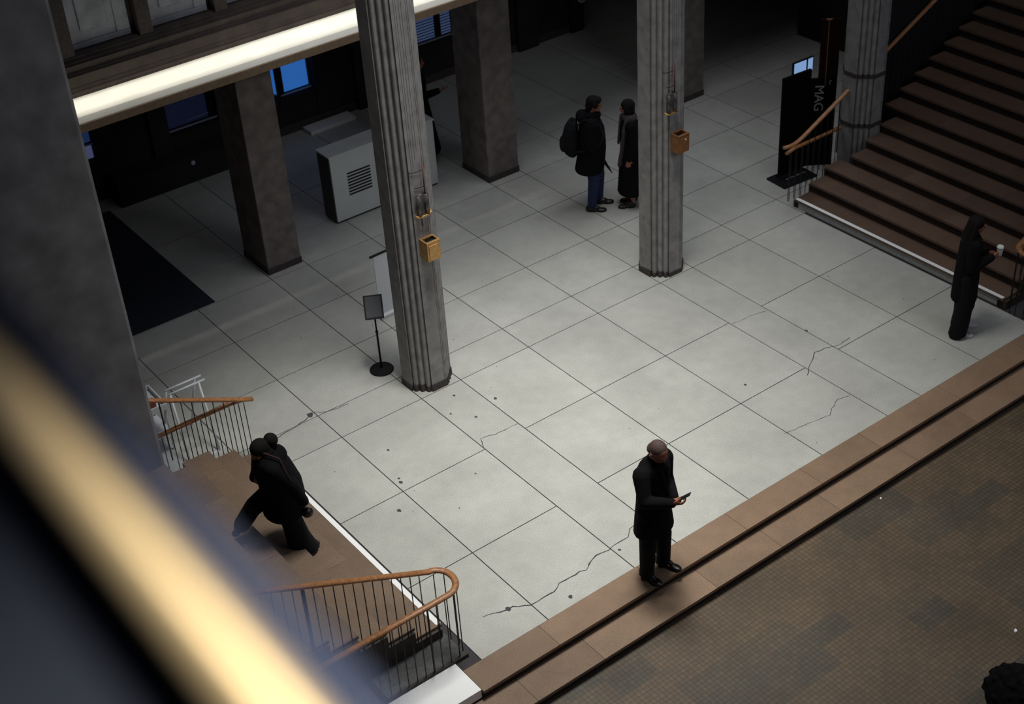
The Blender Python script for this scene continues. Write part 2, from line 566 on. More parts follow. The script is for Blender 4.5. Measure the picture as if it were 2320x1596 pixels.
bal_bm = bmesh.new()
sweep(bal_bm, [(0, 0, 0), (0, 0, 1)], 0.0055, 0.0055, 8)
bmesh.ops.recalc_face_normals(bal_bm, faces=bal_bm.faces)
BAL = bpy.data.meshes.new('baluster')
bal_bm.to_mesh(BAL)
bal_bm.free()
BAL.materials.append(M['iron'])


def baluster(parent, x, y, z0, z1, k=1.0, name='baluster'):
    o = bpy.data.objects.new(name, BAL)
    C.objects.link(o)
    o.parent = parent
    o.location = (x, y, z0)
    o.scale = (k, k, z1 - z0)
    return o


def wood_rail(parent, pts, rx=0.034, ry=0.024):
    bm = bmesh.new()
    sweep(bm, pts, rx, ry, 14)
    return from_bm('handrail', bm, M['wood'], parent, smooth=True, label='reddish oak handrail')


def floor_z(sgn, xn, x):
    d = (x - xn) * sgn
    return 0.0 if d < 0 else RZ * (int(d / T) + 1)


def loop_rail(label, sgn, xn, xend, xtop):
    """railing that loops round the foot of a stair: level outer arm at Y 8.48, climbing inner arm at Y 8.83"""
    t = thing('stair_railing', label, 'railing', (0, 0, 0))
    yo, yi = 8.485, 8.825
    xe = xn + sgn * 0.10
    pts = [(xend, yo, 0.885), (xe + sgn * .02, yo, 0.885)]
    r = (yi - yo) / 2
    cy = (yo + yi) / 2
    for k in range(1, 13):
        a = -PI / 2 + PI * k / 12
        pts.append((xe - sgn * r * 0.9 * math.cos(a), cy + r * math.sin(a), 0.885 + 0.04 * k / 12))
    L = (xtop - (xn + sgn * 0.15)) * sgn
    for k in range(1, 9):
        x = xn + sgn * (0.15 + L * k / 8)
        pts.append((x, yi, 0.875 + 0.487 * (0.15 + L * k / 8)))
    wood_rail(t, pts)
    # lower iron bar
    x = xn + sgn * 0.2
    i = 0
    while (x - xtop) * sgn < -0.02:
        zt = 0.875 + 0.487 * ((x - xn) * sgn) - .015
        post = (i % 20 == 12)
        baluster(t, x, yi + .008, floor_z(sgn, xn, x) - (0.05 if not post else 0.0), zt, 3.6 if post else 1.0, 'newel_post' if post else 'baluster')
        x += sgn * 0.098
        i += 1
    x = xn + sgn * 0.06
    i = 0
    while (x - xend) * sgn < 0:
        baluster(t, x, yo, 0.005 if sgn < 0 else -.0, 0.87, 1.9 if i % 10 == 3 else 1.0, 'newel_post' if i % 10 == 3 else 'baluster')
        x += sgn * 0.098
        i += 1
    for k in range(5):
        a = -PI / 2 + PI * (k + 0.5) / 5
        baluster(t, xe - sgn * r * .9 * math.cos(a), cy + r * math.sin(a), 0, 0.87)
    return t


loop_rail('near railing with a looped oak handrail, at the bottom beside the white board', -1, 5.12, 2.8, 3.0)
loop_rail('looped railing cut by the right edge of the photo, behind the woman with the cup', 1, 13.78, 16.5, 16.5)


def fork_rail(label, sgn, xn, xw, xtop):
    """railing at the far side: a climbing rail and a level rail springing from one end and running into a column"""
    t = thing('stair_railing', label, 'railing', (0, 0, 0))
    yi, yo = 12.56, 12.62
    x0 = xn - sgn * 0.02
    if sgn > 0:
        pts = [(x0 - .08, yi, 0.945), (x0 + .04, yi, 0.93), (x0 + .14, yi, 0.935), (x0 + .22, yi, 0.955), (x0 + .33, yi, 1.0)]
        L = 0.33
    else:
        pts = [(x0 + .03, yi, 0.80), (x0 - 0.08, yi, 0.845)]
        L = 0.08
    zb = pts[-1][2]
    k = 0
    while True:
        x = x0 + sgn * (L + 0.25 * (k + 1))
        if (x - xtop) * sgn > 0:
            x = xtop
        pts.append((x, yi, zb + 0.487 * (x - x0 - sgn * L) * sgn))
        if x == xtop:
            break
        k += 1
    wood_rail(t, pts)
    wood_rail(t, [(x0 + sgn * .02, yo - .02, 0.805), (x0 + sgn * .2, yo, 0.82), (xw, yo, 0.82)], 0.03, 0.022)

    def zr(x):
        d = (x - x0) * sgn
        return zb + 0.487 * (d - L) if d > L else 0.82 + 0.05 * d
    x = xn + sgn * 0.06
    i = 0
    while (x - xtop) * sgn < 0:
        if not (min(xw, xw + sgn * .62) < x < max(xw, xw + sgn * .62)):
            baluster(t, x, yi, max(0, floor_z(sgn, xn, x) - 0.10), zr(x) - .02, 1.6 if i % 9 == 8 else 1.0, 'newel_post' if i % 9 == 8 else 'baluster')
        x += sgn * 0.118
        i += 1
    x = xn + sgn * 0.10
    while (x - xw) * sgn < 0:
        baluster(t, x, yo, 0, 0.81)
        x += sgn * 0.118
    return t


fork_rail('far left railing whose two oak handrails meet in a point before the white frame', -1, 5.12, 3.95, 3.95)
fork_rail('railing with red-brown handrail running up past the black boards', 1, 13.72, 14.84, 17.6)


# ------------------------------------------------------------------ columns
def ribbed_outline(cx, cy, h=0.285, c=0.175, ribs=True):
    """octagon-like shaft: flat faces and chamfers with three round ribs each"""
    pts = []
    corners = [(1, -1), (1, 1), (-1, 1), (-1, -1)]
    order = [((1, -1), (h - c, -h), (h, -h + c)), ((1, 1), (h, h - c), (h - c, h)), ((-1, 1), (-h + c, h), (-h, h - c)), ((-1, -1), (-h, -h + c), (-h + c, -h))]
    for (sx, sy), a, b in order:
        a = Vector(a)
        b = Vector(b)
        nrm = Vector((sx, sy)).normalized()
        pts.append(a)
        d = b - a
        for r in range(3):
            u0 = 0.04 + r * 0.307
            for k in range(7):
                f = k / 6
                u = u0 + 0.305 * f
                bul = math.sin(PI * f) ** 0.7 * 0.040 - 0.034
                pts.append(a + d * u + nrm * bul)
        pts.append(b)
    return [(cx + p.x, cy + p.y) for p in pts]


def ribbed_column(cx, label, z0=0.0, ring=None):
    t = thing('ribbed_column', label, 'column', (cx, 12.535, 0), group=None)
    bm = bmesh.new()
    prism(bm, ribbed_outline(0, 0), z0 + .05, 9.5)
    from_bm('shaft', bm, M['concrete'], t)
    bm = bmesh.new()
    r = random.Random(int(cx * 10))
    out = ribbed_outline(0, 0, 0.297, 0.18)
    prism(bm, out, z0, z0 + 0.075)
    for v in bm.verts:
        if v.co.z > z0 + .05:
            v.co.z += r.uniform(-.02, .03)
            v.co.xy *= r.uniform(.985, 1.0)
    from_bm('base_band', bm, M['plinth'], t, label='chipped dark band round the foot')
    # shallow upright grooves on the face towards the hall
    bm = bmesh.new()
    for gx, za, zb in ((-0.07, 2.9, 9), (-0.045, 3.0, 9), (-.01, 3.1, 9), (.02, 3.2, 9), (0.075, 0.1, 9), (0.095, 0.1, 9)):
        box(bm, gx - .0018, gx + .0018, -0.2862, -0.2835, za, zb)
    from_bm('face_groove', bm, M['plinth'], t)
    if ring:
        for z in ring:
            bm = bmesh.new()
            lo = ribbed_outline(0, 0, 0.293, 0.18)
            prism(bm, lo, z - .03, z + .03)
            from_bm('ring_band', bm, M['plinth'], t, label='dark band tied round the shaft')
    return t


ribbed_column(7.455, 'tall grey ribbed column left of centre with the brighter brass box')
ribbed_column(11.305, 'tall grey ribbed column beside the talking pair')
ribbed_column(15.155, 'dim ribbed column at the right stairs, wrapped by a dark band', ring=(1.66, .90))

# broad blurred pier at the left (its right corner is at X 3.93)
pl = thing('stone_pier', 'tall smooth grey pier filling the left edge of the photo', 'pier', (3.1, 12.55, 0))
bm = bmesh.new()
prism(bm, [(-1.3, -.30), (.79, -.30), (.83, -.26), (.83, .27), (-1.3, .27)], 0.0, 9.5)
from_bm('shaft', bm, plain('dark_grey_pier_stone', (0.19, 0.185, 0.185, 1), .8, noise=.3, scale=3), pl)
boxobj('base_band', -1.31, .84, -.31, .28, 0.0, .12, M['plinth'], pl)


def pier(cx, y0, y1, w, label, mat='concrete_dark', top=3.15):
    t = thing('square_pier', label, 'pier', (cx, (y0 + y1) / 2, 0))
    h = (y1 - y0) / 2
    bm = bmesh.new()
    box(bm, -w / 2, w / 2, -h, h, 0.06, top, 0.012)
    from_bm('shaft', bm, M[mat], t)
    boxobj('base_band', -w / 2 - .008, w / 2 + .008, -h - .008, h + .008, 0, 0.10, M['plinth'], t, bev=.006)
    return t


pier(7.45, 16.0, 16.7, .52, 'dark square pier under the pale ledge, left of the grey desk')
pier(11.29, 16.04, 16.72, .56, 'dark square pier in the middle distance behind the ribbed column', top=3.15)
pier(15.15, 16.05, 16.7, .52, 'dark square pier half hidden by the column beside the talking pair')
pier(18.9, 16.05, 16.7, .52, 'dim square pier at the top behind the right stairs')


# ------------------------------------------------------------------ sconces and brass boxes on the columns
def sconce(cx, label, drk=False):
    t = thing('wall_sconce', label, 'wall lamp', (cx, 12.25, 2.55))
    y = -0.05
    for dx in (-0.058, 0.045):
        bm = bmesh.new()
        sweep(bm, [(dx, y, -0.11), (dx, y, 0.13)], 0.030, 0.030, 14)
        from_bm('lamp_tube', bm, plain('dark_glass_tube', (0.05, 0.045, 0.045, 1), 0.25), t, smooth=True, label='dark upright glass tube')
    bm = bmesh.new()
    sweep(bm, [(-0.115, -.03, -.10), (-0.10, y - .01, -.115), (-.05, y - .02, -.125), (.04, y - .02, -.125), (.09, y - .01, -.115), (.10, -.03, -.09)], 0.008, 0.014, 8)
    from_bm('lamp_tray', bm, M['brass'], t, smooth=True, label='curved brass tray')
    bm = bmesh.new()
    sweep(bm, [(0.045, y + .01, 0.12), (0.045, y + .01, 0.50)], 0.009, 0.009, 8)
    from_bm('rod', bm, M['rust'], t, smooth=True, label='rusty upright rod')
    bm = bmesh.new()
    sweep(bm, [(0.045, -.03, 0.42), (-0.02, -.015, 0.41), (-.10, -.012, 0.42), (-.12, -.004, .44)], 0.004, 0.004, 6)
    sweep(bm, [(0.045, -.03, 0.22), (0.0, -.015, 0.21), (-.07, -.012, 0.22)], 0.004, 0.004, 6)
    sweep(bm, [(0.045, -.03, .135), (.045, 0.0, .135)], 0.004, 0.004, 6)
    from_bm('bracket', bm, M['iron'], t)
    bm = bmesh.new()
    box(bm, -.03, .02, -.012, 0.004, -.14, .12, .003)
    sweep(bm, [(-.01, -.012, -.13), (-.01, -.012, -.28)], 0.012, 0.006, 6)
    from_bm('back_plate', bm, plain('weathered_plate', (0.15, 0.14, 0.13, 1), 0.6, noise=.3), t)
    return t


def brass_box(cx, label, mat):
    t = thing('brass_wall_box', label, 'wall box', (cx, 12.25, 2.0))
    w, d, h = 0.088, 0.155, 0.118
    bm = bmesh.new()
    e = .012
    box(bm, -w, w, -d, 0.004, -h, -h + .01)
    box(bm, -w, -w + e, -d, .004, -h + .01, h)
    box(bm, w - e, w, -d, .004, -h + .01, h)
    box(bm, -w + e, w - e, -d, -d + e, -h + .01, h)
    box(bm, -w + e, w - e, -.012, .004, -h + .01, h)
    from_bm('body', bm, mat, t)
    boxobj('opening', -w + e + .001, w - e - .001, -d + e + .001, -.013, -h + .011, h - .035, M['black'], t, bev=0, label='black open top')
    bm = bmesh.new()
    box(bm, -w - .004, w + .004, -d - .004, -d + .03, h - .004, h + .006, .002)
    box(bm, -w - .004, -w + .016, -d + .03, -.03, h - .004, h + .006, .002)
    box(bm, w - .016, w + .004, -d + .03, -.03, h - .004, h + .006, .002)
    box(bm, -w - .004, w + .004, -.03, .004, h - .004, h + .006, .002)
    from_bm('rim', bm, mat, t, label='bright rim round the opening')
    boxobj('door', -w + .022, w - .012, -d - .008, -d + .001, -h + .014, h - .035, mat, t, bev=.004, label='raised front flap')
    bm = bmesh.new()
    sweep(bm, [(0.02, -d - .016, h - .06), (0.02, -d - .004, h - .06)], .008, .008, 10)
    from_bm('knob', bm, M['nosing'] if mat != M['brass'] else mat, t)
    return t


sconce(7.46, 'twin-tube wall lamp on the column left of centre')
sconce(11.19, 'twin-tube wall lamp on the column beside the talking pair')
brass_box(7.475, 'bright golden brass box on the column left of centre', M['brass'])
brass_box(11.295, 'dull copper-brown box on the column beside the talking pair', plain('dull_copper', (0.30, 0.135, 0.05, 1), 0.5, 0.5, noise=.2))

# ------------------------------------------------------------------ mezzanine front, soffit, back wall
bm = bmesh.new()
prof = [(15.50, 3.17), (15.50, 3.235), (15.535, 3.30), (15.60, 3.325), (16.02, 3.335), (16.02, 3.15), (15.56, 3.15)]
extrude_profile(bm, prof, 0, 3.0, 24.0)
from_bm('trim_1', bm, M['cream'], kind='structure')
bm = bmesh.new()
extrude_profile(bm, [(15.485, 3.125), (15.485, 3.225), (15.515, 3.235), (15.55, 3.17), (15.55, 3.125)], 0, 3.0, 24.0)
from_bm('trim_2', bm, M['fascia'], kind='structure')
bm = bmesh.new()
prof = [(16.00, 3.30), (16.00, 3.37), (16.04, 3.385), (16.04, 3.42), (16.06, 3.44), (16.06, 3.56), (16.09, 3.57), (16.09, 3.585), (16.12, 3.60), (16.12, 3.67), (16.15, 3.68), (16.15, 3.70), (16.19, 3.715), (16.19, 3.74), (16.26, 3.76), (16.45, 3.76), (16.45, 3.30)]
extrude_profile(bm, prof, 0, 3.0, 24.0)
from_bm('trim_3', bm, M['cornice'], kind='structure')
boxobj('wall_upper', 3.0, 24.0, 16.36, 16.6, 3.7, 9.5, M['cornice'], kind='structure', bev=0)
for i, x0 in enumerate((3.37, 4.36, 5.36, 6.39, 7.42, 8.45, 9.48, 10.51)):
    p = thing('wall_panel', ['', '', 'leftmost visible pale framed wall panel above the ledge', 'pale framed wall panel above the ledge, second from the left', 'pale framed wall panel above the ledge', 'pale framed wall panel above the ledge', 'pale framed wall panel above the ledge', 'pale framed wall panel above the ledge'][i] or 'pale framed wall panel above the ledge', 'wall panel', (x0 + .37, 16.36, 3.77), group='framed panels above the ledge')
    bm = bmesh.new()
    w = .78
    box(bm, -w / 2, w / 2, -.05, .004, 0.0, .07, .01)
    box(bm, -w / 2, w / 2, -.05, .004, 1.5, 1.57, .01)
    box(bm, -w / 2, -w / 2 + .07, -.045, .004, .071, 1.499, .008)
    box(bm, w / 2 - .17, w / 2, -.045, .004, .071, 1.499, .008)
    from_bm('frame', bm, M['panel'], p)
    bm = bmesh.new()
    box(bm, -w / 2 + .07, w / 2 - .17, -.03, .004, 0.07, 1.5, .0)
    box(bm, -w / 2 + .16, w / 2 - .26, -.055, -.02, .20, 1.38, .02)
    from_bm('field', bm, M['panel'], p)
for x0 in (3.15, 4.17, 5.18, 6.20, 7.22, 8.25, 9.28, 10.3):
    boxobj('trim_4', x0 - .02, x0 + .16, 16.20, 16.38, 3.74, 6.5, M['plinth'], kind='structure', bev=.01)
boxobj('ceiling', -2.0, 24.0, 12.25, 16.4, 7.0, 7.3, M['ceiling'], kind='structure', bev=0)  # unseen gallery slab, added as occluder to keep skylight off the back floor
boxobj('ceiling', 2.0, 24.0, 15.55, 27.0, 3.15, 3.30, M['ceiling'], kind='structure', bev=0)

# back wall with openings (windows low down); wall runs in segments
Yb = 19.68
segs = [(2.0, 6.20), (6.46, 7.55), (8.52, 9.36), (10.24, 12.15), (13.10, 15.75)]
for a, b in segs:
    boxobj('wall_back', a, b, Yb, Yb + .3, 0, 3.15, M['wall'], kind='structure', bev=0)
for a, b, s in ((6.20, 6.46, .62), (7.55, 8.52, .62), (9.36, 10.24, .58), (12.15, 13.10, .66)):
    boxobj('wall_back', a, b, Yb + .02, Yb + .3, 0, s, M['wall'], kind='structure', bev=0)
boxobj('wall_back', 15.45, 15.75, Yb + .3, 23.0, 0, 3.15, M['wall'], kind='structure', bev=0)
boxobj('wall_back', 15.45, 24.0, 23.0, 23.3, 0, 3.15, M['wall'], kind='structure', bev=0)
boxobj('wall_left', 2.0, 2.2, 12.9, 20.0, 0, 9.5, M['wall'], kind='structure', bev=0)
boxobj('wall_right', 21.0, 21.2, 12.9, 23.0, 0, 3.15, M['blackwall'], kind='structure', bev=0)
boxobj('wall_stair', 15.46, 24.0, 12.70, 12.86, 0, 7.5, M['blackwall'], kind='structure', bev=0)
boxobj('wall_alcove', 18.3, 18.5, 12.86, 16.7, 0, 3.15, M['blackwall'], kind='structure', bev=0)
boxobj('wall_end', 20.4, 20.6, 7.6, 12.7, 0, 9, M['blackwall'], kind='structure', bev=0)
for i, (a, b) in enumerate(((7.30, 7.60), (10.95, 11.25), (13.3, 13.65), (14.3, 14.75), (15.5, 15.8))):
    boxobj('trim_5', a, b, Yb - .10, Yb + .05, 0, 3.15, M['wall'], kind='structure', bev=.01)
boxobj('baseboard_back', 6.46, 15.8, Yb - .03, Yb + .05, 0, .14, M['plinth'], kind='structure', bev=.005)
boxobj('wall_dado', 6.48, 8.5, Yb - .45, Yb - .02, 0, .42, M['blackwall'], kind='structure', bev=.01)

# windows
def window(n, x0, x1, z0, z1, gl, bars, y=Yb + .20, extra=None):
    w = thing('window_%d' % n, '', 'window', (0, 0, 0))
    del w['label'], w['category']
    w['kind'] = 'structure'
    boxobj('pane', x0, x1, y, y + .01, z0, z1, M[gl], w, bev=0)
    bm = bmesh.new()
    for b in bars:
        box(bm, b - .055, b + .055, y - .04, y + .03, z0, z1)
    box(bm, x0 - .03, x0, y - .05, y + .03, z0, z1)
    box(bm, x1, x1 + .03, y - .05, y + .03, z0, z1)
    from_bm('window_frame', bm, M['black'], w)
    boxobj('window_sill', x0, x1, y - .10, y - .07, z0 - .012, z0 + .004, M['sill'], w, bev=0)
    return w


window(1, 6.20, 6.46, .90, 3.1, 'dimglass', [])
boxobj('lower_pane', 6.21, 6.45, Yb + .185, Yb + .195, .64, .86, emit('pale_blue_pane', (0.16, 0.18, 0.40, 1), .28), bpy.data.objects['window_1'], bev=0)
w2 = window(2, 7.56, 8.51, .66, 3.1, 'dimglass', [7.6, 8.45])
bpy.data.objects['window_2'].children[0].data.materials[0] = emit('near_black_glass', (0.01, 0.015, 0.05, 1), .25)
window(3, 9.66, 10.22, .62, 3.1, 'blueglass', [9.69])
# angled side pane of window 3
bm = bmesh.new()
rot = Matrix.Translation((9.62, Yb + .20, 0)) @ Matrix.Rotation(math.radians(118), 4, 'Z')
box(bm, 0.0, .30, -.005, .005, .62, 3.1, rot=rot)
from_bm('side_pane', bm, M['blueglass'], bpy.data.objects['window_3'])
bm = bmesh.new()
box(bm, 0.0, .30, -.02, .01, .60, .63, rot=rot)
from_bm('side_sill', bm, M['sill'], bpy.data.objects['window_3'])
window(4, 12.17, 13.08, .68, 3.1, 'slateglass', [12.80])
bm = bmesh.new()
for k in range(22):
    z = .72 + k * .05
    box(bm, 12.18, 12.75, Yb + .175, Yb + .185, z, z + .012)
    box(bm, 12.86, 13.07, Yb + .175, Yb + .185, z, z + .012)
from_bm('louvre', bm, M['black'], bpy.data.objects['window_4'])
# faint crossing reflections in the dark window, imitated by thin pale rods
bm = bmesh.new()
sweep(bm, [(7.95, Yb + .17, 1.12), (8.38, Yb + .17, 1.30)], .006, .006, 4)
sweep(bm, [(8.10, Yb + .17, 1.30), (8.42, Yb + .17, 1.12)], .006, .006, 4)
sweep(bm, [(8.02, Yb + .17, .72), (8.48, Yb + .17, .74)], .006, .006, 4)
from_bm('pane_reflection', bm, M['sill'], bpy.data.objects['window_2'])

sl = boxobj('threshold_slab', 9.86, 10.72, Yb - .34, Yb - .06, 0, .06, plain('pale_worn_stone', (0.75, 0.72, 0.70, 1), .7), bev=.006)
tag(sl, 'narrow pale slab on the floor below the bright blue window', 'slab')
kn = thing('wall_switch', 'small pale round fitting on the dark wall under the ledge, left', 'switch', (7.72, Yb - .47, .33))
bm = bmesh.new()
lathe(bm, [(.035, -.012), (.038, 0), (.03, .012), (.012, .016)])
bmesh.ops.rotate(bm, verts=bm.verts, matrix=Matrix.Rotation(PI / 2, 3, 'X'))
from_bm('plate', bm, M['sill'], kn, smooth=True)
lb = thing('wall_ring', 'pale ring-shaped fitting on the back wall at the top centre', 'fitting', (15.74, Yb - .12, .62))
bm = bmesh.new()
ring = [(.075 * math.cos(2 * PI * k / 20), 0, .075 * math.sin(2 * PI * k / 20)) for k in range(21)]
sweep(bm, ring, .022, .022, 8, up=Vector((0, 1, 0)))
from_bm('ring', bm, M['desk'], lb, smooth=True)
boxobj('mount', -.025, .025, -.0, .05, .07, .16, M['desk'], lb)

# ------------------------------------------------------------------ mat, desk, stands and boards
bm = bmesh.new()
box(bm, 3.4, 6.30, 15.90, 19.3, 0.0, 0.012, .003)
tag(from_bm('floor_mat', bm, M['carpet']), 'large navy mat lying on the floor by the left pier', 'mat')

dk = thing('information_desk', 'pale grey box-shaped desk with black vent slots behind the ribbed column', 'desk', (8.65, 16.55, 0))
bm = bmesh.new()
box(bm, 0.0, 1.78, 0.0, .34, 0.03, 1.06, .006)
from_bm('body', bm, M['desk'], dk)
boxobj('side_panel', -.012, .002, 0.01, .33, 0.03, 1.05, M['deskdark'], dk, bev=.002, label='dark left side')
boxobj('plinth', .02, 1.76, .02, .33, 0, .03, M['black'], dk, bev=0)
boxobj('top', -.015, 1.795, -.015, .36, 1.06, 1.085, M['desk'], dk, bev=.004)
for k in range(8):
    z = .385 + k * .048
    boxobj('vent_slot', .25, .64, -.004, .004, z, z + .024, M['black'], dk, bev=0, label='black vent slot')

ban = thing('roll_up_banner', 'white narrow roll-up banner half hidden behind the left ribbed column', 'banner', (7.76, 14.05, 0), math.radians(2))
boxobj('cassette', -.02, .72, -.06, .06, 0.0, .05, M['desk'], ban, bev=.01)
boxobj('sheet', 0.0, .70, -.005, .005, .05, .93, M['whitemetal'], ban, bev=0)
boxobj('top_bar', -.05, .74, -.012, .012, .925, .95, M['black'], ban, bev=.003, label='black top bar')
bm = bmesh.new()
sweep(bm, [(.35, .03, .05), (.35, .02, .93)], .008, .008, 8)
from_bm('support_pole', bm, M['iron'], ban)

st = thing('sign_stand', 'black floor stand with tilted sign plate beside the left ribbed column', 'sign stand', (7.13, 13.055, 0), math.radians(-30))
bm = bmesh.new()
lathe(bm, [(.150, 0.0), (.152, .012), (.145, .02), (.06, .028), (.02, .034)], n=36)
from_bm('base', bm, M['black'], st, smooth=False, label='round black base')
bm = bmesh.new()
lathe(bm, [(.013, .03), (.013, .55), (.018, .56), (.018, .58), (.010, .59), (.010, .90)], n=14)
from_bm('pole', bm, M['black'], st, smooth=True)
rot = Matrix.Translation((0, 0, .93)) @ Euler((math.radians(38), 0, 0)).to_matrix().to_4x4()
bm = bmesh.new()
box(bm, -.115, .115, -.155, .155, -.008, .006, .003, rot=rot)
from_bm('sign_frame', bm, M['black'], st)
bm = bmesh.new()
box(bm, -.095, .095, -.135, .135, .006, .009, rot=rot)
from_bm('sign_sheet', bm, plain('slate_sheet', (0.035, 0.037, 0.045, 1), .6), st, label='dark slate printed sheet')


def text_mesh(name, s, size, mat, parent, mtx):
    cu = bpy.data.curves.new(name, 'FONT')
    cu.body = s
    cu.size = size
    cu.extrude = .002
    cu.align_x = 'LEFT'
    tmp = bpy.data.objects.new(name, cu)
    C.objects.link(tmp)
    bpy.context.view_layer.update()
    me = bpy.data.meshes.new_from_object(tmp.evaluated_get(bpy.context.evaluated_depsgraph_get()))
    bpy.data.objects.remove(tmp)
    me.name = name
    me.transform(mtx)
    me.materials.clear()
    return link(name, me, mat, parent)


# black display board in front: standing diagonally, foot plate on the floor
bd = thing('display_board', 'broad black display board with a foot plate standing left of the right stairs', 'display board', (14.20, 13.18, 0), math.radians(-4))
boxobj('board', 0.0, .53, -.02, .02, .05, 1.60, M['matt'], bd, bev=.004)
boxobj('foot_plate', -.14, .50, -.30, .10, 0.0, .03, M['black'], bd, bev=.008)
boxobj('foot_plate', .0, .46, -.10, .05, 0.02, .06, M['black'], bd, bev=.008)
bm = bmesh.new()
rq = random.Random(8)
for k in range(11):
    x = .05 + k * .035 + rq.uniform(-.006, .006)
    box(bm, x, x + rq.uniform(.006, .02), -.135, -.135 + rq.uniform(.02, .045), .03, .032)
from_bm('printed_mark', bm, M['print'], bd)
sc_ = thing('display_screen', 'small lit pale blue screen rising behind the black display board', 'screen', (15.00, 13.55, 0), math.radians(-2))
boxobj('pole', -.02, .02, -.02, .02, 0, 1.30, M['black'], sc_, bev=0)
boxobj('casing', -.20, .20, -.015, .02, 1.30, 1.53, M['black'], sc_, bev=.004)
boxobj('lit_panel', -.185, .055, -.019, -.014, 1.315, 1.515, M['screen'], sc_, bev=0)
boxobj('lit_panel', .09, .185, -.019, -.014, 1.315, 1.515, M['screen'], sc_, bev=0)
boxobj('foot', -.2, .2, -.15, .15, 0, .02, M['black'], sc_, bev=.004)

tt = thing('display_board', 'tall dark maroon and black board with upright MAG lettering beside the dim column', 'display board', (14.79, 13.22, 0), math.radians(-36))
boxobj('board', .13, .40, -.02, .02, 1.40, 2.30, M['maroon'], tt, bev=.003, label='dark maroon upper board')
boxobj('board', 0, .40, -.02, .02, 0.0, 1.40, M['matt'], tt, bev=.003, label='black lower board')
bm = bmesh.new()
box(bm, .225, .232, -.024, -.018, 1.30, 2.30)
box(bm, .19, .27, -.026, -.018, 2.285, 2.31)
from_bm('copper_edge', bm, M['gold'], tt, label='thin copper upright line')
Rm = Matrix.Rotation(PI / 2, 4, 'X')
text_mesh('lettering', 'MAG', .19, M['print'], tt, Matrix.Translation((.09, -.021, 1.30)) @ Rm @ Matrix.Rotation(-PI / 2, 4, 'Z'))
bm = bmesh.new()
for k, (dx, dz) in enumerate(((0, 0), (.0, .02), (.018, .045), (0, .045))):
    box(bm, .29 + dx, .302 + dx, -.0215, -.0195, 1.30 + dz, 1.316 + dz)
from_bm('printed_mark', bm, M['print'], tt)

# white folding frame with a tray behind the far left railing
tr = thing('white_trolley', 'white metal folding frame with a cluttered tray behind the far left railing', 'trolley', (4.55, 13.35, 0), math.radians(0))
def rod(parent, name, pts, r=.012, mat='whitemetal', label=None):
    bm = bmesh.new()
    sweep(bm, pts, r, r, 8)
    return from_bm(name, bm, M[mat], parent, smooth=True, label=label)


LEGS = [((-.10, -.36, 0), (-.04, -.05, .78)), ((.27, -.38, 0), (.32, -.05, .78)), ((-.10, .30, 0), (-.04, .05, .78)), ((.27, .32, 0), (.32, .05, .78))]
for a, b in LEGS:
    rod(tr, 'leg', [a, b], .014)
rod(tr, 'crossbar', [LEGS[0][0], LEGS[1][0]], .012)
rod(tr, 'crossbar', [LEGS[2][0], LEGS[3][0]], .012)
rod(tr, 'crossbar', [(-.075, -.2, .40), (.29, -.2, .40)], .01)
rod(tr, 'top_bar', [(-.06, -.05, .78), (.40, -.05, .78)], .014)
rod(tr, 'top_bar', [(-.06, .05, .78), (.40, .05, .78)], .014)
tx = thing('white_cart', 'white tray cart left of the white folding frame', 'cart', (4.30, 13.55, 0), 0)
for dx in (-.22, .13):
    for dy in (-.2, .2):
        rod(tx, 'leg', [(dx, dy, 0), (dx, dy, .62)], .013)
bm = bmesh.new()
box(bm, -.24, .15, -.24, .24, .60, .615)
box(bm, -.24, .15, -.24, -.225, .616, .68)
box(bm, -.24, .15, .225, .24, .616, .68)
box(bm, -.24, -.225, -.224, .224, .616, .68)
box(bm, .135, .15, -.224, .224, .616, .68)
from_bm('tray', bm, M['whitemetal'], tx)
bm = bmesh.new()
box(bm, -.24, .15, -.24, .24, .25, .262)
from_bm('shelf', bm, M['whitemetal'], tx)
rb = boxobj('storage_box', 4.20, 4.36, 13.40, 13.50, .617, .70, M['redbox'], bev=.005)
tag(rb, 'small rust-red box on the tray of the white cart', 'box')

for i, (x, y, s, lb_) in enumerate(((9.54, 5.44, .022, 'white paper scrap on the dark mosaic near the right edge'), (10.07, 7.60, .014, 'tiny white scrap on the mosaic just below the front steps'))):
    bm = bmesh.new()
    vs = [bm.verts.new((x + a * s, y + b * s, -.233 + c * s)) for a, b, c in ((-1, -.5, 0), (.2, -.8, .3), (1.3, .1, .05), (.9, .8, .4), (-.3, .6, .1))]
    f = bm.faces.new(vs)
    bmesh.ops.solidify(bm, geom=[f], thickness=.003)
    tag(from_bm('paper_scrap', bm, M['white']), lb_, 'litter')


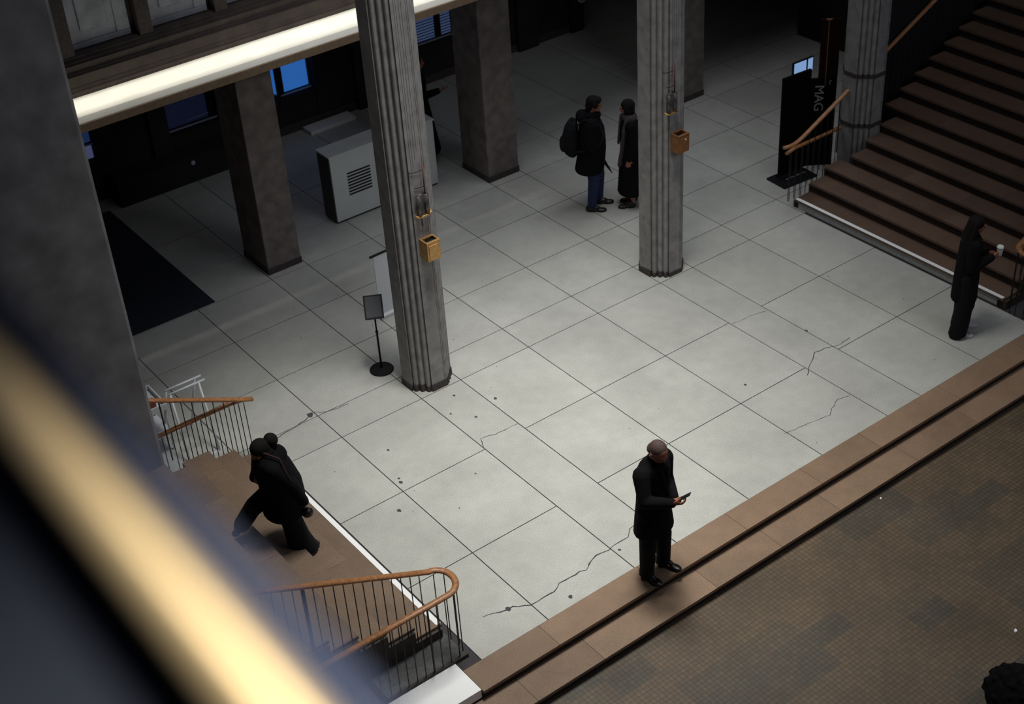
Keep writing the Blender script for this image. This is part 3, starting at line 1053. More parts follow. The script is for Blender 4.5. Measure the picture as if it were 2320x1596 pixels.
# ------------------------------------------------------------------ figure helpers (one skin per figure, grown by voxel remesh)
class Blob:
    def __init__(self):
        self.bm = bmesh.new()

    def ell(self, c, r, rot=None, n=20):
        m = Matrix.Translation(c) @ (rot.to_4x4() if rot is not None else Matrix.Identity(4)) @ Matrix.Diagonal((r[0], r[1], r[2], 1))
        bmesh.ops.create_uvsphere(self.bm, u_segments=n, v_segments=n // 2 + 2, radius=1, matrix=m)

    def cap(self, p0, r0, p1, r1, flat=1.0, axis=None, n=16):
        """tapered limb with round ends; flat < 1 squeezes it along the given axis"""
        p0, p1 = Vector(p0), Vector(p1)
        d = p1 - p0
        L = d.length
        q = d.to_track_quat('Z', 'Y').to_matrix()
        if axis is not None:
            z = d.normalized()
            y = Vector(axis)
            y = (y - z * y.dot(z)).normalized()
            x = y.cross(z)
            q = Matrix((x, y, z)).transposed()
        rings = []
        prof = [(r0 * math.sin(a), -r0 * math.cos(a)) for a in (PI / 10, PI / 5, PI / 3.2)] + [(r0 + (r1 - r0) * k / 5, L * k / 5) for k in range(6)] + [(r1 * math.sin(a), L + r1 * math.cos(a)) for a in (PI / 3.2, PI / 5, PI / 10)]
        for r, z in prof:
            rings.append([self.bm.verts.new(p0 + q @ Vector((r * math.cos(2 * PI * k / n), r * flat * math.sin(2 * PI * k / n), z))) for k in range(n)])
        for a, b in zip(rings, rings[1:]):
            for k in range(n):
                self.bm.faces.new((a[k], a[(k + 1) % n], b[(k + 1) % n], b[k]))
        self.bm.faces.new(rings[0][::-1])
        self.bm.faces.new(rings[-1])

    def loft(self, secs, n=28):
        """stack of horizontal ellipses (cx, cy, z, rx, ry[, yaw]) closed at both ends"""
        rings = []
        for s in secs:
            cx, cy, z, rx, ry = s[:5]
            yaw = s[5] if len(s) > 5 else 0
            ring = []
            for k in range(n):
                a = 2 * PI * k / n
                x, y = rx * math.cos(a), ry * math.sin(a)
                ring.append(self.bm.verts.new((cx + x * math.cos(yaw) - y * math.sin(yaw), cy + x * math.sin(yaw) + y * math.cos(yaw), z)))
            rings.append(ring)
        for a, b in zip(rings, rings[1:]):
            for k in range(n):
                self.bm.faces.new((a[k], a[(k + 1) % n], b[(k + 1) % n], b[k]))
        self.bm.faces.new(rings[0][::-1])
        self.bm.faces.new(rings[-1])

    def done(self, name, mat, parent=None, voxel=.008, smooth=4, label=None):
        bmesh.ops.recalc_face_normals(self.bm, faces=self.bm.faces)
        me = bpy.data.meshes.new(name)
        self.bm.to_mesh(me)
        self.bm.free()
        o = bpy.data.objects.new(name, me)
        C.objects.link(o)
        m = o.modifiers.new('r', 'REMESH')
        m.mode = 'VOXEL'
        m.voxel_size = voxel
        m.use_smooth_shade = True
        s = o.modifiers.new('s', 'SMOOTH')
        s.factor = .5
        s.iterations = smooth
        bpy.context.view_layer.update()
        me2 = bpy.data.meshes.new_from_object(o.evaluated_get(bpy.context.evaluated_depsgraph_get()))
        o.modifiers.clear()
        o.data = me2
        me2.name = name
        bpy.data.meshes.remove(me)
        me2.materials.clear()
        me2.materials.append(mat)
        if parent is not None:
            o.parent = parent
        if label:
            o['label'] = label
        return o


def head(b, mt, s=1.0):
    """skull, jaw, nose, brow, ears and neck root; local frame: +Y forward, +Z up, origin at the skull centre"""
    def E(c, r, rot=None):
        q = mt.to_3x3()
        b.ell(mt @ (Vector(c) * s), [x * s for x in r], q @ rot if rot is not None else q)
    E((0, -.008, .018), (.076, .094, .090))
    E((0, .022, -.035), (.060, .068, .068))
    E((0, .045, -.082), (.034, .034, .028))
    E((0, .030, -.060), (.052, .048, .045))
    E((0, .078, .012), (.048, .018, .014))
    E((0, .092, -.022), (.013, .020, .022))
    E((0, .084, -.004), (.008, .014, .022))
    E((.036, .064, -.030), (.020, .020, .020))
    E((-.036, .064, -.030), (.020, .020, .020))
    E((0, .078, -.056), (.024, .012, .008))
    E((0, .075, -.069), (.020, .012, .007))
    for sx in (-1, 1):
        E((sx * .076, -.006, -.016), (.008, .019, .030), Euler((math.radians(-10), 0, sx * math.radians(18))).to_matrix())


def face_bits(parent, mt, s=1.0):
    for sx in (-1, 1):
        bm = bmesh.new()
        bmesh.ops.create_uvsphere(bm, u_segments=10, v_segments=8, radius=1, matrix=mt @ Matrix.Translation(Vector((sx * .029, .077, -.006)) * s) @ Matrix.Diagonal((.011 * s, .008 * s, .006 * s, 1)))
        from_bm('eye', bm, M['eye'], parent, smooth=True)
    bm = bmesh.new()
    bmesh.ops.create_uvsphere(bm, u_segments=12, v_segments=8, radius=1, matrix=mt @ Matrix.Translation(Vector((0, .083, -.063)) * s) @ Matrix.Diagonal((.022 * s, .009 * s, .005 * s, 1)))
    from_bm('mouth', bm, M['lip'], parent, smooth=True)


def hand(b, w, fwd, palm, side, curl=.5, s=1.0, thumb=.6):
    """palm and five jointed fingers. w wrist, fwd along the fingers, palm = direction the palm faces, side=+1 puts the thumb on fwd x palm"""
    w = Vector(w)
    f = Vector(fwd).normalized()
    p = Vector(palm)
    p = (p - f * p.dot(f)).normalized()
    t = f.cross(p) * side
    b.cap(w, .026 * s, w + f * .045 * s, .034 * s, .55, p)
    b.cap(w + f * .03 * s + t * .012 * s, .026 * s, w + f * .082 * s + t * .020 * s, .022 * s, .6, p)
    b.cap(w + f * .03 * s - t * .012 * s, .026 * s, w + f * .078 * s - t * .022 * s, .020 * s, .6, p)
    lens = (.072, .080, .075, .060)
    for i, L in enumerate(lens):
        u = (1.5 - i) * .0215
        a = w + (f * (.088 - .004 * abs(i - 1)) + t * u) * s
        ang = 0.0
        r = .0092 * s
        for j, (fr, c) in enumerate(((.45, .55), (.31, .95), (.24, .65))):
            ang += curl * c * (1 + .12 * i)
            d = f * math.cos(ang) + p * math.sin(ang) + t * (.10 * (1.5 - i) / 1.5) * (1 - curl)
            e = a + d.normalized() * L * fr * s
            b.cap(a, r, e, r * .92, n=10)
            a, r = e, r * .92
    a = w + (f * .022 + t * .026) * s
    d1 = (f * .62 + t * .75 + p * .25).normalized()
    e = a + d1 * .040 * s
    b.cap(a, .0135 * s, e, .0115 * s, n=10)
    d2 = (f * .85 + t * .25 * (1 - thumb) + p * thumb).normalized()
    g = e + d2 * .030 * s
    b.cap(e, .0112 * s, g, .0098 * s, n=10)
    b.cap(g, .0098 * s, g + (d2 + p * .3).normalized() * .022 * s, .0085 * s, n=10)


def shoe(parent, heel, toe, mat, w=.048, h=.07, name='shoe', sole=None):
    heel, toe = Vector(heel), Vector(toe)
    d = toe - heel
    L = d.length
    f = d.normalized()
    up = Vector((0, 0, 1))
    up = (up - f * up.dot(f)).normalized()
    q = Matrix((f.cross(up), f, up)).transposed()
    b = Blob()
    b.ell(heel + f * .03 + up * h * .55, (w * .74, .045, h * .62), q)
    b.ell(heel + f * L * .38 + up * h * .55, (w * .88, L * .32, h * .62), q)
    b.ell(heel + f * L * .74 + up * h * .30, (w, L * .27, h * .34), q)
    b.ell(heel + f * .065 + up * h * 1.05, (w * .9, .058, h * .6), q)
    o = b.done(name, mat, parent, .006, 3)
    b = Blob()
    b.ell(heel + f * L * .27 + up * .008, (w * .80, L * .27, .012), q)
    b.ell(heel + f * L * .72 + up * .008, (w * 1.02, L * .285, .012), q)
    b.done('sole', sole or M['black'], o, .005, 1)
    return o


def bake_place(root, x, y, z, yaw):
    root.location = (x, y, z)
    root.rotation_euler = (0, 0, yaw)


# yaw: local +Y is the way a person faces
# ---------- man with phone on the edge of the front steps (faces -Y, towards the lower hall)
def build_phone_man():
    b = Blob()
    hd = Matrix.Translation((.02, .075, 1.625)) @ Euler((math.radians(-30), 0, math.radians(-4))).to_matrix().to_4x4()
    head(b, hd, 1.06)
    b.cap((0, .03, 1.46), .058, hd @ Vector((0, -.02, -.06)), .056)
    b.loft([(0, -.01, .86, .14, .10), (0, 0, 1.0, .155, .115), (0, 0, 1.15, .155, .115), (0, .0, 1.30, .185, .12), (0, .01, 1.40, .18, .105), (0, .015, 1.47, .09, .075)])
    Lsh, Rsh = Vector((.185, 0, 1.40)), Vector((-.185, -.01, 1.40))
    Lel, Rel = Vector((.255, .10, 1.16)), Vector((-.235, -.03, 1.13))
    Lw, Rw = Vector((.155, .36, 1.225)), Vector((-.01, .25, 1.12))
    for s_, e, w in ((Lsh, Lel, Lw), (Rsh, Rel, Rw)):
        b.cap(s_, .058, e, .045)
        b.cap(e, .045, w, .028)
    hand(b, Lw, (-.45, .85, .15), (-.65, -.1, .65), 1, .75)
    hand(b, Rw, (.55, .75, .22), (.1, -.1, 1), -1, .55)
    for sx, hp, kn, an in ((1, (.10, 0, .88), (.105, .02, .48), (.10, -.03, .09)), (-1, (-.10, -.01, .88), (-.12, .03, .48), (-.145, -.02, .09))):
        b.cap(hp, .095, kn, .060)
        b.cap(kn, .062, an, .040)
        b.cap(an, .034, Vector(an) + Vector((0, .10, -.058)), .018)
    p = b.done('person', M['skin2'], None, .006, 3)
    tag(p, 'man in a long black coat looking down at a phone on the top front step', 'person')
    face_bits(p, hd, 1.06)
    h = Blob()
    T3 = hd.to_3x3()
    h.ell(hd @ Vector((0, -.018, .034)), (.0825, .095, .089), T3)
    h.ell(hd @ Vector((0, -.060, -.020)), (.070, .060, .062), T3)
    h.done('hair', M['greyhair'], p, .006, 2, 'short grey cropped hair')
    # shoes
    shoe(p, (.095, -.10, .0), (.115, .20, .0), M['leather'], .047, .075)
    shoe(p, (-.150, -.09, .0), (-.185, .21, .0), M['leather'], .047, .075)
    t = Blob()
    for sx, a, k, f in ((1, (.10, 0, .86), (.11, .015, .48), (.105, -.005, .065)), (-1, (-.10, 0, .86), (-.125, .02, .48), (-.15, .005, .065))):
        t.cap(a, .115, k, .088, .95)
        t.cap(k, .088, f, .072, 1.05)
    t.done('trousers', M['cloth2'], p, .010, 4)
    c = Blob()
    c.loft([(0, .0, .61, .235, .17), (0, .0, .63, .24, .175), (0, -.005, .80, .215, .165), (0, -.01, .98, .19, .15), (0, -.01, 1.14, .185, .145), (0, -.01, 1.28, .20, .145), (0, -.005, 1.38, .205, .135), (0, 0, 1.44, .175, .12), (0, .01, 1.485, .115, .09), (0, .02, 1.51, .085, .075)])
    for s_, e, w in ((Lsh, Lel, Lw), (Rsh, Rel, Rw)):
        c.cap(s_ + Vector((0, 0, -.005)), .088, e, .068)
        c.cap(e, .068, e.lerp(w, .97), .048)
    c.loft([(0, .012, 1.47, .105, .095), (0, .022, 1.53, .082, .080), (0, .02, 1.535, .070, .07)])
    co = c.done('coat', M['cloth'], p, .010, 4)
    # lapels and buttons
    l = Blob()
    for sx in (-1, 1):
        l.cap((sx * .05, .145, 1.44), .016, (sx * .012, .172, 1.20), .012, .4, (0, 1, 0))
    l.done('lapel', M['cloth2'], co, .006, 1)
    return p, Lw


man, Lw = build_phone_man()
bake_place(man, 7.265, 8.165, .004, PI + .16)
ph = thing('mobile_phone', 'black mobile phone held by the man in the long coat', 'phone', (0, 0, 0))
boxobj('body', -.037, .037, -.076, .076, -.0045, .0045, M['black'], ph, bev=.003)
boxobj('display', -.034, .034, -.072, .072, .0045, .0052, plain('dark_glass', (0.02, 0.02, 0.025, 1), .15), ph, bev=0)
ph.matrix_world = Matrix.Translation((7.265, 8.165, .002)) @ Matrix.Rotation(PI + .16, 4, 'Z') @ Matrix.Translation((.075, .43, 1.29)) @ Euler((math.radians(38), math.radians(-12), math.radians(25))).to_matrix().to_4x4()


# ---------- woman with the paper cup at the foot of the right stairs (faces +X -Y)
def build_cup_woman():
    b = Blob()
    hd = Matrix.Translation((0, .035, 1.535)) @ Euler((math.radians(-10), 0, 0)).to_matrix().to_4x4()
    head(b, hd, .96)
    b.cap((0, .0, 1.38), .045, hd @ Vector((0, -.02, -.06)), .045)
    b.loft([(0, -.01, .82, .14, .105), (0, 0, .98, .125, .095), (0, 0, 1.10, .125, .095), (0, .0, 1.24, .155, .105), (0, .0, 1.33, .145, .085), (0, .01, 1.38, .07, .06)])
    Lsh, Rsh = Vector((.155, 0, 1.31)), Vector((-.155, 0, 1.31))
    Lel, Rel = Vector((.20, -.0, 1.04)), Vector((-.20, .0, 1.04))
    Lw, Rw = Vector((.07, .24, 1.13)), Vector((-.07, .22, 1.10))
    for s_, e, w in ((Lsh, Lel, Lw), (Rsh, Rel, Rw)):
        b.cap(s_, .045, e, .037)
        b.cap(e, .037, w, .024)
    hand(b, Lw, (-.5, .85, .1), (-.6, -.3, 0), -1, .62, .92)
    hand(b, Rw, (.55, .8, .15), (.6, -.3, 0), 1, .62, .92)
    for sx in (1, -1):
        b.cap((sx * .085, 0, .84), .085, (sx * .09, .01, .46), .055)
        b.cap((sx * .09, .01, .46), .055, (sx * .09, -.03 + .02 * sx, .08), .036)
        b.cap((sx * .09, -.03 + .02 * sx, .08), .036, (sx * .09, .09, .035), .018)
    p = b.done('person', M['skin2'], None, .006, 3)
    tag(p, 'woman in long black clothes and white shoes holding a paper cup by the stairs', 'person')
    face_bits(p, hd, .96)
    h = Blob()
    T3 = hd.to_3x3()
    h.ell(hd @ Vector((0, -.022, .026)), (.088, .100, .090), T3)
    h.cap(hd @ Vector((0, -.05, 0)), .088, (0, -.075, 1.38), .075, .8, (0, 1, 0))
    h.cap((0, -.075, 1.38), .08, (0, -.085, 1.20), .060, .6, (0, 1, 0))
    for sx in (-1, 1):
        h.cap(hd @ Vector((sx * .064, -.025, .03)), .034, (sx * .085, -.03, 1.36), .034)
    h.done('hair', M['hair'], p, .007, 3, 'long straight black hair')
    shoe(p, (.10, -.10, 0), (.105, .15, 0), M['shoe_white'], .042, .07, sole=M['shoe_white'])
    shoe(p, (-.11, -.03, 0), (-.12, .23, 0), M['shoe_white'], .042, .07, sole=M['shoe_white'])
    t = Blob()
    for sx, fy in ((1, -.03), (-1, .03)):
        t.cap((sx * .085, 0, .86), .115, (sx * .10, .01, .46), .10)
        t.loft([(sx * .105, fy - .02, .035, .10, .105), (sx * .105, fy - .02, .05, .105, .11), (sx * .105, fy * .8, .25, .10, .105), (sx * .10, fy * .4, .46, .10, .105), (sx * .09, 0, .6, .10, .11)])
    t.done('trousers', M['cloth2'], p, .010, 4, 'wide black trousers')
    c = Blob()
    c.loft([(0, -.01, .50, .175, .150), (0, -.01, .52, .18, .155), (0, -.01, .80, .175, .150), (0, -.01, 1.0, .17, .14), (0, -.005, 1.15, .172, .138), (0, 0, 1.26, .185, .135), (0, 0, 1.34, .165, .11), (0, .005, 1.40, .08, .075)])
    for s_, e, w in ((Lsh, Lel, Lw), (Rsh, Rel, Rw)):
        c.cap(s_, .075, e, .062)
        c.cap(e, .062, e.lerp(w, .93), .050)
    c.done('coat', M['cloth'], p, .010, 4)
    return p


cw = build_cup_woman()
CWY = math.atan2(-.74, -.67)
bake_place(cw, 12.96, 8.885, 0, CWY)
cu = thing('paper_cup', 'white lidded paper cup held by the woman at the stairs', 'cup', (0, 0, 0))
bm = bmesh.new()
lathe(bm, [(.029, 0), (.030, .002), (.040, .095), (.040, .1)], n=24)
from_bm('body', bm, M['cup'], cu, smooth=True)
bm = bmesh.new()
lathe(bm, [(.043, .098), (.043, .106), (.037, .112), (.036, .122), (.030, .123)], n=24)
from_bm('lid', bm, M['cup'], cu, smooth=True)
cu.matrix_world = Matrix.Translation((12.96, 8.885, 0)) @ Matrix.Rotation(CWY, 4, 'Z') @ Matrix.Translation((0, .335, 1.115))


# ---------- man with the backpack, talking (faces +X)
def build_backpack_man():
    b = Blob()
    hd = Matrix.Translation((0, .055, 1.63)) @ Euler((math.radians(-8), 0, 0)).to_matrix().to_4x4()
    head(b, hd, 1.02)
    b.cap((0, .01, 1.46), .055, hd @ Vector((0, -.02, -.06)), .052)
    b.loft([(0, -.01, .88, .15, .11), (0, 0, 1.05, .15, .115), (0, 0, 1.2, .16, .12), (0, .0, 1.33, .185, .12), (0, .0, 1.42, .17, .1), (0, .01, 1.47, .09, .07)])
    Lsh, Rsh = Vector((.18, 0, 1.40)), Vector((-.18, 0, 1.40))
    Lel, Rel = Vector((.245, -.01, 1.12)), Vector((-.245, -.01, 1.12))
    Lw, Rw = Vector((.14, .10, .96)), Vector((-.14, .10, .96))
    for s_, e, w in ((Lsh, Lel, Lw), (Rsh, Rel, Rw)):
        b.cap(s_, .055, e, .043)
        b.cap(e, .043, w, .027)
    hand(b, Lw, (-.5, .25, -.6), (-1, 0, 0), -1, .6, .85)
    hand(b, Rw, (.5, .25, -.6), (1, 0, 0), 1, .6, .85)
    for hp, kn, an in (((.10, 0, .90), (.11, .02, .49), (.10, -.02, .09)), ((-.10, 0, .90), (-.11, .10, .50), (-.10, .10, .09))):
        b.cap(hp, .095, kn, .06)
        b.cap(kn, .06, an, .04)
        b.cap(an, .034, Vector(an) + Vector((0, .10, -.058)), .018)
    p = b.done('person', M['skin'], None, .006, 3)
    tag(p, 'person in a black hooded jacket and blue jeans wearing a backpack, facing right', 'person')
    face_bits(p, hd, 1.02)
    h = Blob()
    T3 = hd.to_3x3()
    h.ell(hd @ Vector((0, -.020, .040)), (.088, .100, .090), T3)
    h.ell(hd @ Vector((0, .045, .075)), (.070, .052, .042), T3)
    h.ell(hd @ Vector((0, -.060, -.025)), (.078, .062, .075), T3)
    for sx in (-1, 1):
        h.ell(hd @ Vector((sx * .072, .005, .01)), (.020, .05, .05), T3)
    h.done('hair', M['hair'], p, .007, 2, 'thick black hair')
    shoe(p, (.105, -.10, 0), (.12, .19, 0), M['leather'], .05, .08)
    shoe(p, (-.105, .02, 0), (-.12, .31, 0), M['leather'], .05, .08)
    t = Blob()
    t.cap((.10, 0, .88), .115, (.11, .02, .49), .085)
    t.cap((.11, .02, .49), .085, (.105, -.02, .12), .066)
    t.cap((-.10, 0, .88), .115, (-.11, .10, .50), .085)
    t.cap((-.11, .10, .50), .085, (-.105, .09, .12), .066)
    t.done('jeans', M['jeans'], p, .009, 3, 'navy blue jeans')
    c = Blob()
    c.loft([(0, -.04, .62, .22, .20), (0, -.035, .65, .235, .21), (0, -.01, .80, .24, .205), (0, .01, .98, .235, .20), (0, .015, 1.14, .23, .19), (0, .01, 1.28, .23, .18), (0, .0, 1.38, .215, .15), (0, .0, 1.45, .16, .12), (0, .01, 1.50, .10, .10)])
    for s_, e, w in ((Lsh, Lel, Lw), (Rsh, Rel, Rw)):
        c.cap(s_, .095, e, .078)
        c.cap(e, .078, e.lerp(w, .97), .058)
    c.cap((-.10, .15, .74), .06, (-.04, .29, .52), .014, .5, (0, 1, 0))
    jk = c.done('jacket', M['cloth'], p, .010, 3, 'padded black jacket')
    c = Blob()
    c.loft([(0, -.01, 1.44, .135, .125), (0, .0, 1.50, .125, .125), (0, .0, 1.53, .11, .11)])
    c.ell((0, -.12, 1.46), (.13, .09, .09))
    c.ell((0, .105, 1.475), (.075, .045, .045))
    c.done('hood', M['cloth'], jk, .009, 3)
    return p


bp = build_backpack_man()
BPY = math.atan2(-.80, -.60)
bake_place(bp, 11.67, 14.40, 0, BPY)
pk = Blob()
pk.loft([(0, -.27, .88, .12, .06), (0, -.28, .92, .155, .10), (0, -.29, 1.05, .165, .125), (0, -.285, 1.2, .16, .115), (0, -.27, 1.32, .145, .095), (0, -.25, 1.40, .11, .06)])
pk.ell((0, -.40, 1.05), (.115, .05, .12))
bag = thing('backpack', 'bulging black backpack on the back of the jeans wearer', 'backpack', (11.67, 14.40, 0), BPY)
pk.done('sack', M['darkgrey'], bag, .010, 3)
bm = bmesh.new()
for sx in (-1, 1):
    sweep(bm, [(sx * .10, -.20, 1.36), (sx * .12, -.09, 1.455), (sx * .135, .03, 1.45), (sx * .14, .12, 1.36), (sx * .15, .175, 1.22), (sx * .20, .10, 1.08), (sx * .20, -.06, 1.02), (sx * .14, -.22, .98)], 0.024, .012, 8)
from_bm('strap', bm, M['darkgrey'], bag, smooth=True)
bm = bmesh.new()
sweep(bm, [(-.03, -.25, 1.39), (-.025, -.27, 1.44), (.025, -.27, 1.44), (.03, -.25, 1.39)], .008, .008, 8)
from_bm('grab_handle', bm, M['black'], bag, smooth=True)


# ---------- woman with the long scarf facing him (faces -X)
def build_scarf_woman():
    b = Blob()
    hd = Matrix.Translation((0, .04, 1.545)) @ Euler((math.radians(-2), 0, 0)).to_matrix().to_4x4()
    head(b, hd, .95)
    b.cap((0, .0, 1.39), .045, hd @ Vector((0, -.02, -.06)), .044)
    b.loft([(0, -.01, .82, .14, .10), (0, 0, 1.0, .125, .095), (0, 0, 1.12, .13, .095), (0, .0, 1.26, .155, .1), (0, .0, 1.34, .145, .08), (0, .01, 1.39, .07, .06)])
    Lsh, Rsh = Vector((.16, 0, 1.32)), Vector((-.16, 0, 1.32))
    Lel, Rel = Vector((.205, -.03, 1.05)), Vector((-.205, -.04, 1.05))
    Lw, Rw = Vector((.20, -.005, .82)), Vector((-.20, .03, .82))
    for s_, e, w in ((Lsh, Lel, Lw), (Rsh, Rel, Rw)):
        b.cap(s_, .045, e, .037)
        b.cap(e, .037, w, .024)
    hand(b, Lw, (0, .15, -1), (-1, 0, 0), -1, .35, .92)
    hand(b, Rw, (0, .15, -1), (1, 0, 0), 1, .35, .92)
    for sx, fy in ((1, 0), (-1, .0)):
        b.cap((sx * .085, 0, .84), .085, (sx * .085, .01, .46), .052)
        b.cap((sx * .085, .01, .46), .052, (sx * .085, -.03, .08), .034)
        b.cap((sx * .085, -.03, .08), .034, (sx * .085, .09, .035), .018)
    p = b.done('person', M['skin'], None, .006, 3)
    tag(p, 'woman in a long black coat with a grey-brown scarf, partly behind the column', 'person')
    face_bits(p, hd, .95)
    h = Blob()
    T3 = hd.to_3x3()
    h.ell(hd @ Vector((0, -.020, .022)), (.088, .102, .094), T3)
    h.ell(hd @ Vector((0, -.055, -.05)), (.078, .060, .075), T3)
    for sx in (-1, 1):
        h.ell(hd @ Vector((sx * .070, .0, -.02)), (.026, .052, .07), T3)
    h.done('hair', M['hair'], p, .007, 2, 'black hair tied close')
    shoe(p, (.09, -.10, 0), (.095, .15, 0), M['leather'], .042, .08)
    shoe(p, (-.09, -.06, 0), (-.10, .19, 0), M['leather'], .042, .08)
    c = Blob()
    c.loft([(0, -.01, .22, .225, .19), (0, -.01, .24, .235, .20), (0, -.01, .5, .215, .18), (0, -.01, .75, .20, .165), (0, -.005, .95, .175, .145), (0, 0, 1.12, .17, .14), (0, 0, 1.26, .185, .14), (0, 0, 1.35, .165, .11), (0, .005, 1.41, .075, .07)])
    for s_, e, w in ((Lsh, Lel, Lw), (Rsh, Rel, Rw)):
        c.cap(s_, .074, e, .060)
        c.cap(e, .060, e.lerp(w, .95), .045)
    c.done('coat', M['cloth'], p, .010, 4, 'ankle-length black coat')
    s = Blob()
    s.loft([(0, .0, 1.37, .125, .115), (0, .01, 1.42, .115, .11), (0, .012, 1.45, .095, .095)])
    s.cap((-.095, .03, 1.40), .045, (-.135, .085, 1.22), .042, .6, (1, 0, 0))
    s.cap((-.135, .085, 1.22), .042, (-.125, .115, .98), .042, .6, (1, 1, 0))
    s.cap((-.125, .115, .98), .042, (-.115, .155, .72), .046, .6, (1, 1, 0))
    s.cap((.05, .12, 1.38), .042, (.03, .16, 1.00), .04, .5, (0, 1, 0))
    s.done('scarf', M['scarf'], p, .009, 3, 'long grey-brown scarf hanging down the front')
    return p


sw = build_scarf_woman()
bake_place(sw, 12.13, 14.10, 0, math.atan2(.80, .60))


# ---------- climber on the left stairs (faces -X), running up
def build_climber():
    b = Blob()
    hd = Matrix.Translation((0, .135, 1.385)) @ Euler((math.radians(-26), 0, math.radians(12))).to_matrix().to_4x4()
    head(b, hd, .97)
    b.cap((0, .10, 1.27), .048, hd @ Vector((0, -.02, -.055)), .046)
    b.cap((0, -.04, .80), .13, (0, .05, 1.06), .12, .75, (0, 1, 0))
    b.cap((0, .05, 1.06), .12, (0, .09, 1.20), .13, .7, (0, 1, 0))
    Lsh, Rsh = Vector((.16, .09, 1.22)), Vector((-.16, .09, 1.22))
    Lel, Rel = Vector((.22, .13, .97)), Vector((-.20, -.06, .99))
    Lw, Rw = Vector((.10, .20, 1.02)), Vector((-.21, -.13, .80))
    for s_, e, w in ((Lsh, Lel, Lw), (Rsh, Rel, Rw)):
        b.cap(s_, .046, e, .038)
        b.cap(e, .038, w, .025)
    hand(b, Lw, (-.75, .45, .3), (-.5, -.6, 0), -1, .8, .85)
    hand(b, Rw, (0, -.2, -1), (1, 0, 0), 1, .8, .92)
    b.cap((.09, -.02, .80), .09, (.10, .30, .62), .06)
    b.cap((.10, .30, .62), .06, (.10, .44, .46), .036)
    b.cap((.10, .44, .46), .030, (.10, .50, .44), .018)
    b.cap((-.09, -.04, .80), .09, (-.09, -.02, .42), .055)
    b.cap((-.09, -.02, .42), .055, (-.09, -.13, .09), .036)
    b.cap((-.09, -.13, .09), .036, (-.09, -.01, .035), .018)
    p = b.done('person', M['skin'], None, .006, 3)
    tag(p, 'person in black with a hair bun hurrying up the lower left stairs', 'person')
    face_bits(p, hd, .97)
    h = Blob()
    T3 = hd.to_3x3()
    h.ell(hd @ Vector((0, -.018, .030)), (.087, .100, .088), T3)
    h.ell(hd @ Vector((0, -.060, -.02)), (.074, .056, .060), T3)
    h.done('hair', M['hair'], p, .007, 2, 'black hair parted in the middle')
    h = Blob()
    h.ell(hd @ Vector((0, -.150, -.02)), (.076, .070, .072), T3)
    h.done('hair_bun', M['hair'], p, .007, 2, 'round hair bun')
    h = Blob()
    h.cap(hd @ Vector((-.075, .0, .02)), .008, (-.16, .0, 1.325), .007)
    h.cap((-.16, .0, 1.325), .007, (-.236, -.02, 1.19), .006)
    h.cap((-.236, -.02, 1.19), .006, (-.258, -.05, 1.08), .004)
    h.done('hair_strand', plain('reddish_hair', (0.05, 0.018, 0.012, 1), .8), p, .004, 1, 'loose reddish strand')
    shoe(p, (.10, .39, .42), (.10, .55, .40), M['leather'], .042, .07)
    shoe(p, (-.09, -.26, .004), (-.10, .02, .004), M['leather'], .044, .07, sole=M['shoe_white'])
    t = Blob()
    t.cap((.09, -.02, .80), .12, (.10, .28, .66), .095)
    t.cap((.10, .28, .66), .09, (.10, .43, .50), .085)
    t.cap((-.09, -.04, .80), .12, (-.09, -.02, .44), .105)
    t.loft([(-.095, -.10, .035, .115, .15), (-.095, -.10, .05, .12, .155), (-.09, -.06, .25, .115, .125), (-.09, -.03, .46, .105, .11)])
    t.done('trousers', M['cloth2'], p, .010, 4, 'flared black trousers')
    c = Blob()
    c.loft([(0, .0, .54, .22, .20), (0, .0, .57, .235, .215), (0, -.015, .76, .235, .22), (0, -.01, .93, .235, .215), (0, .02, 1.06, .235, .205), (0, .04, 1.17, .23, .19), (0, .06, 1.27, .19, .16), (0, .08, 1.33, .11, .12)])
    c.ell((0, -.04, 1.27), (.13, .09, .075))
    for s_, e, w in ((Lsh, Lel, Lw), (Rsh, Rel, Rw)):
        c.cap(s_, .084, e, .070)
        c.cap(e, .070, e.lerp(w, 1.28), .052)
    c.cap((0, .08, 1.33), .10, (0, .10, 1.36), .075)
    c.cap((0, .0, 1.20), .09, (0, -.02, 1.02), .10, .7, (0, 1, 0))
    c.done('coat', M['cloth'], p, .010, 4, 'short fluffy black coat')
    return p


cl = build_climber()
CLY = PI / 2 - .12
bake_place(cl, 4.47, 10.60, RZ * 2 + .001, CLY)
hb = Blob()
hb.ell((0, 0, 0), (.045, .062, .055))
hb.cap((0, 0, .03), .012, (0, 0, .07), .010)
hbo = hb.done('handbag', M['leather'], None, .006, 2)
tag(hbo, 'small shiny black pouch swinging behind the person on the stairs', 'bag')
hbo.matrix_world = Matrix.Translation((4.47, 10.60, RZ * 2)) @ Matrix.Rotation(CLY, 4, 'Z') @ Matrix.Translation((-.21, -.17, .585))


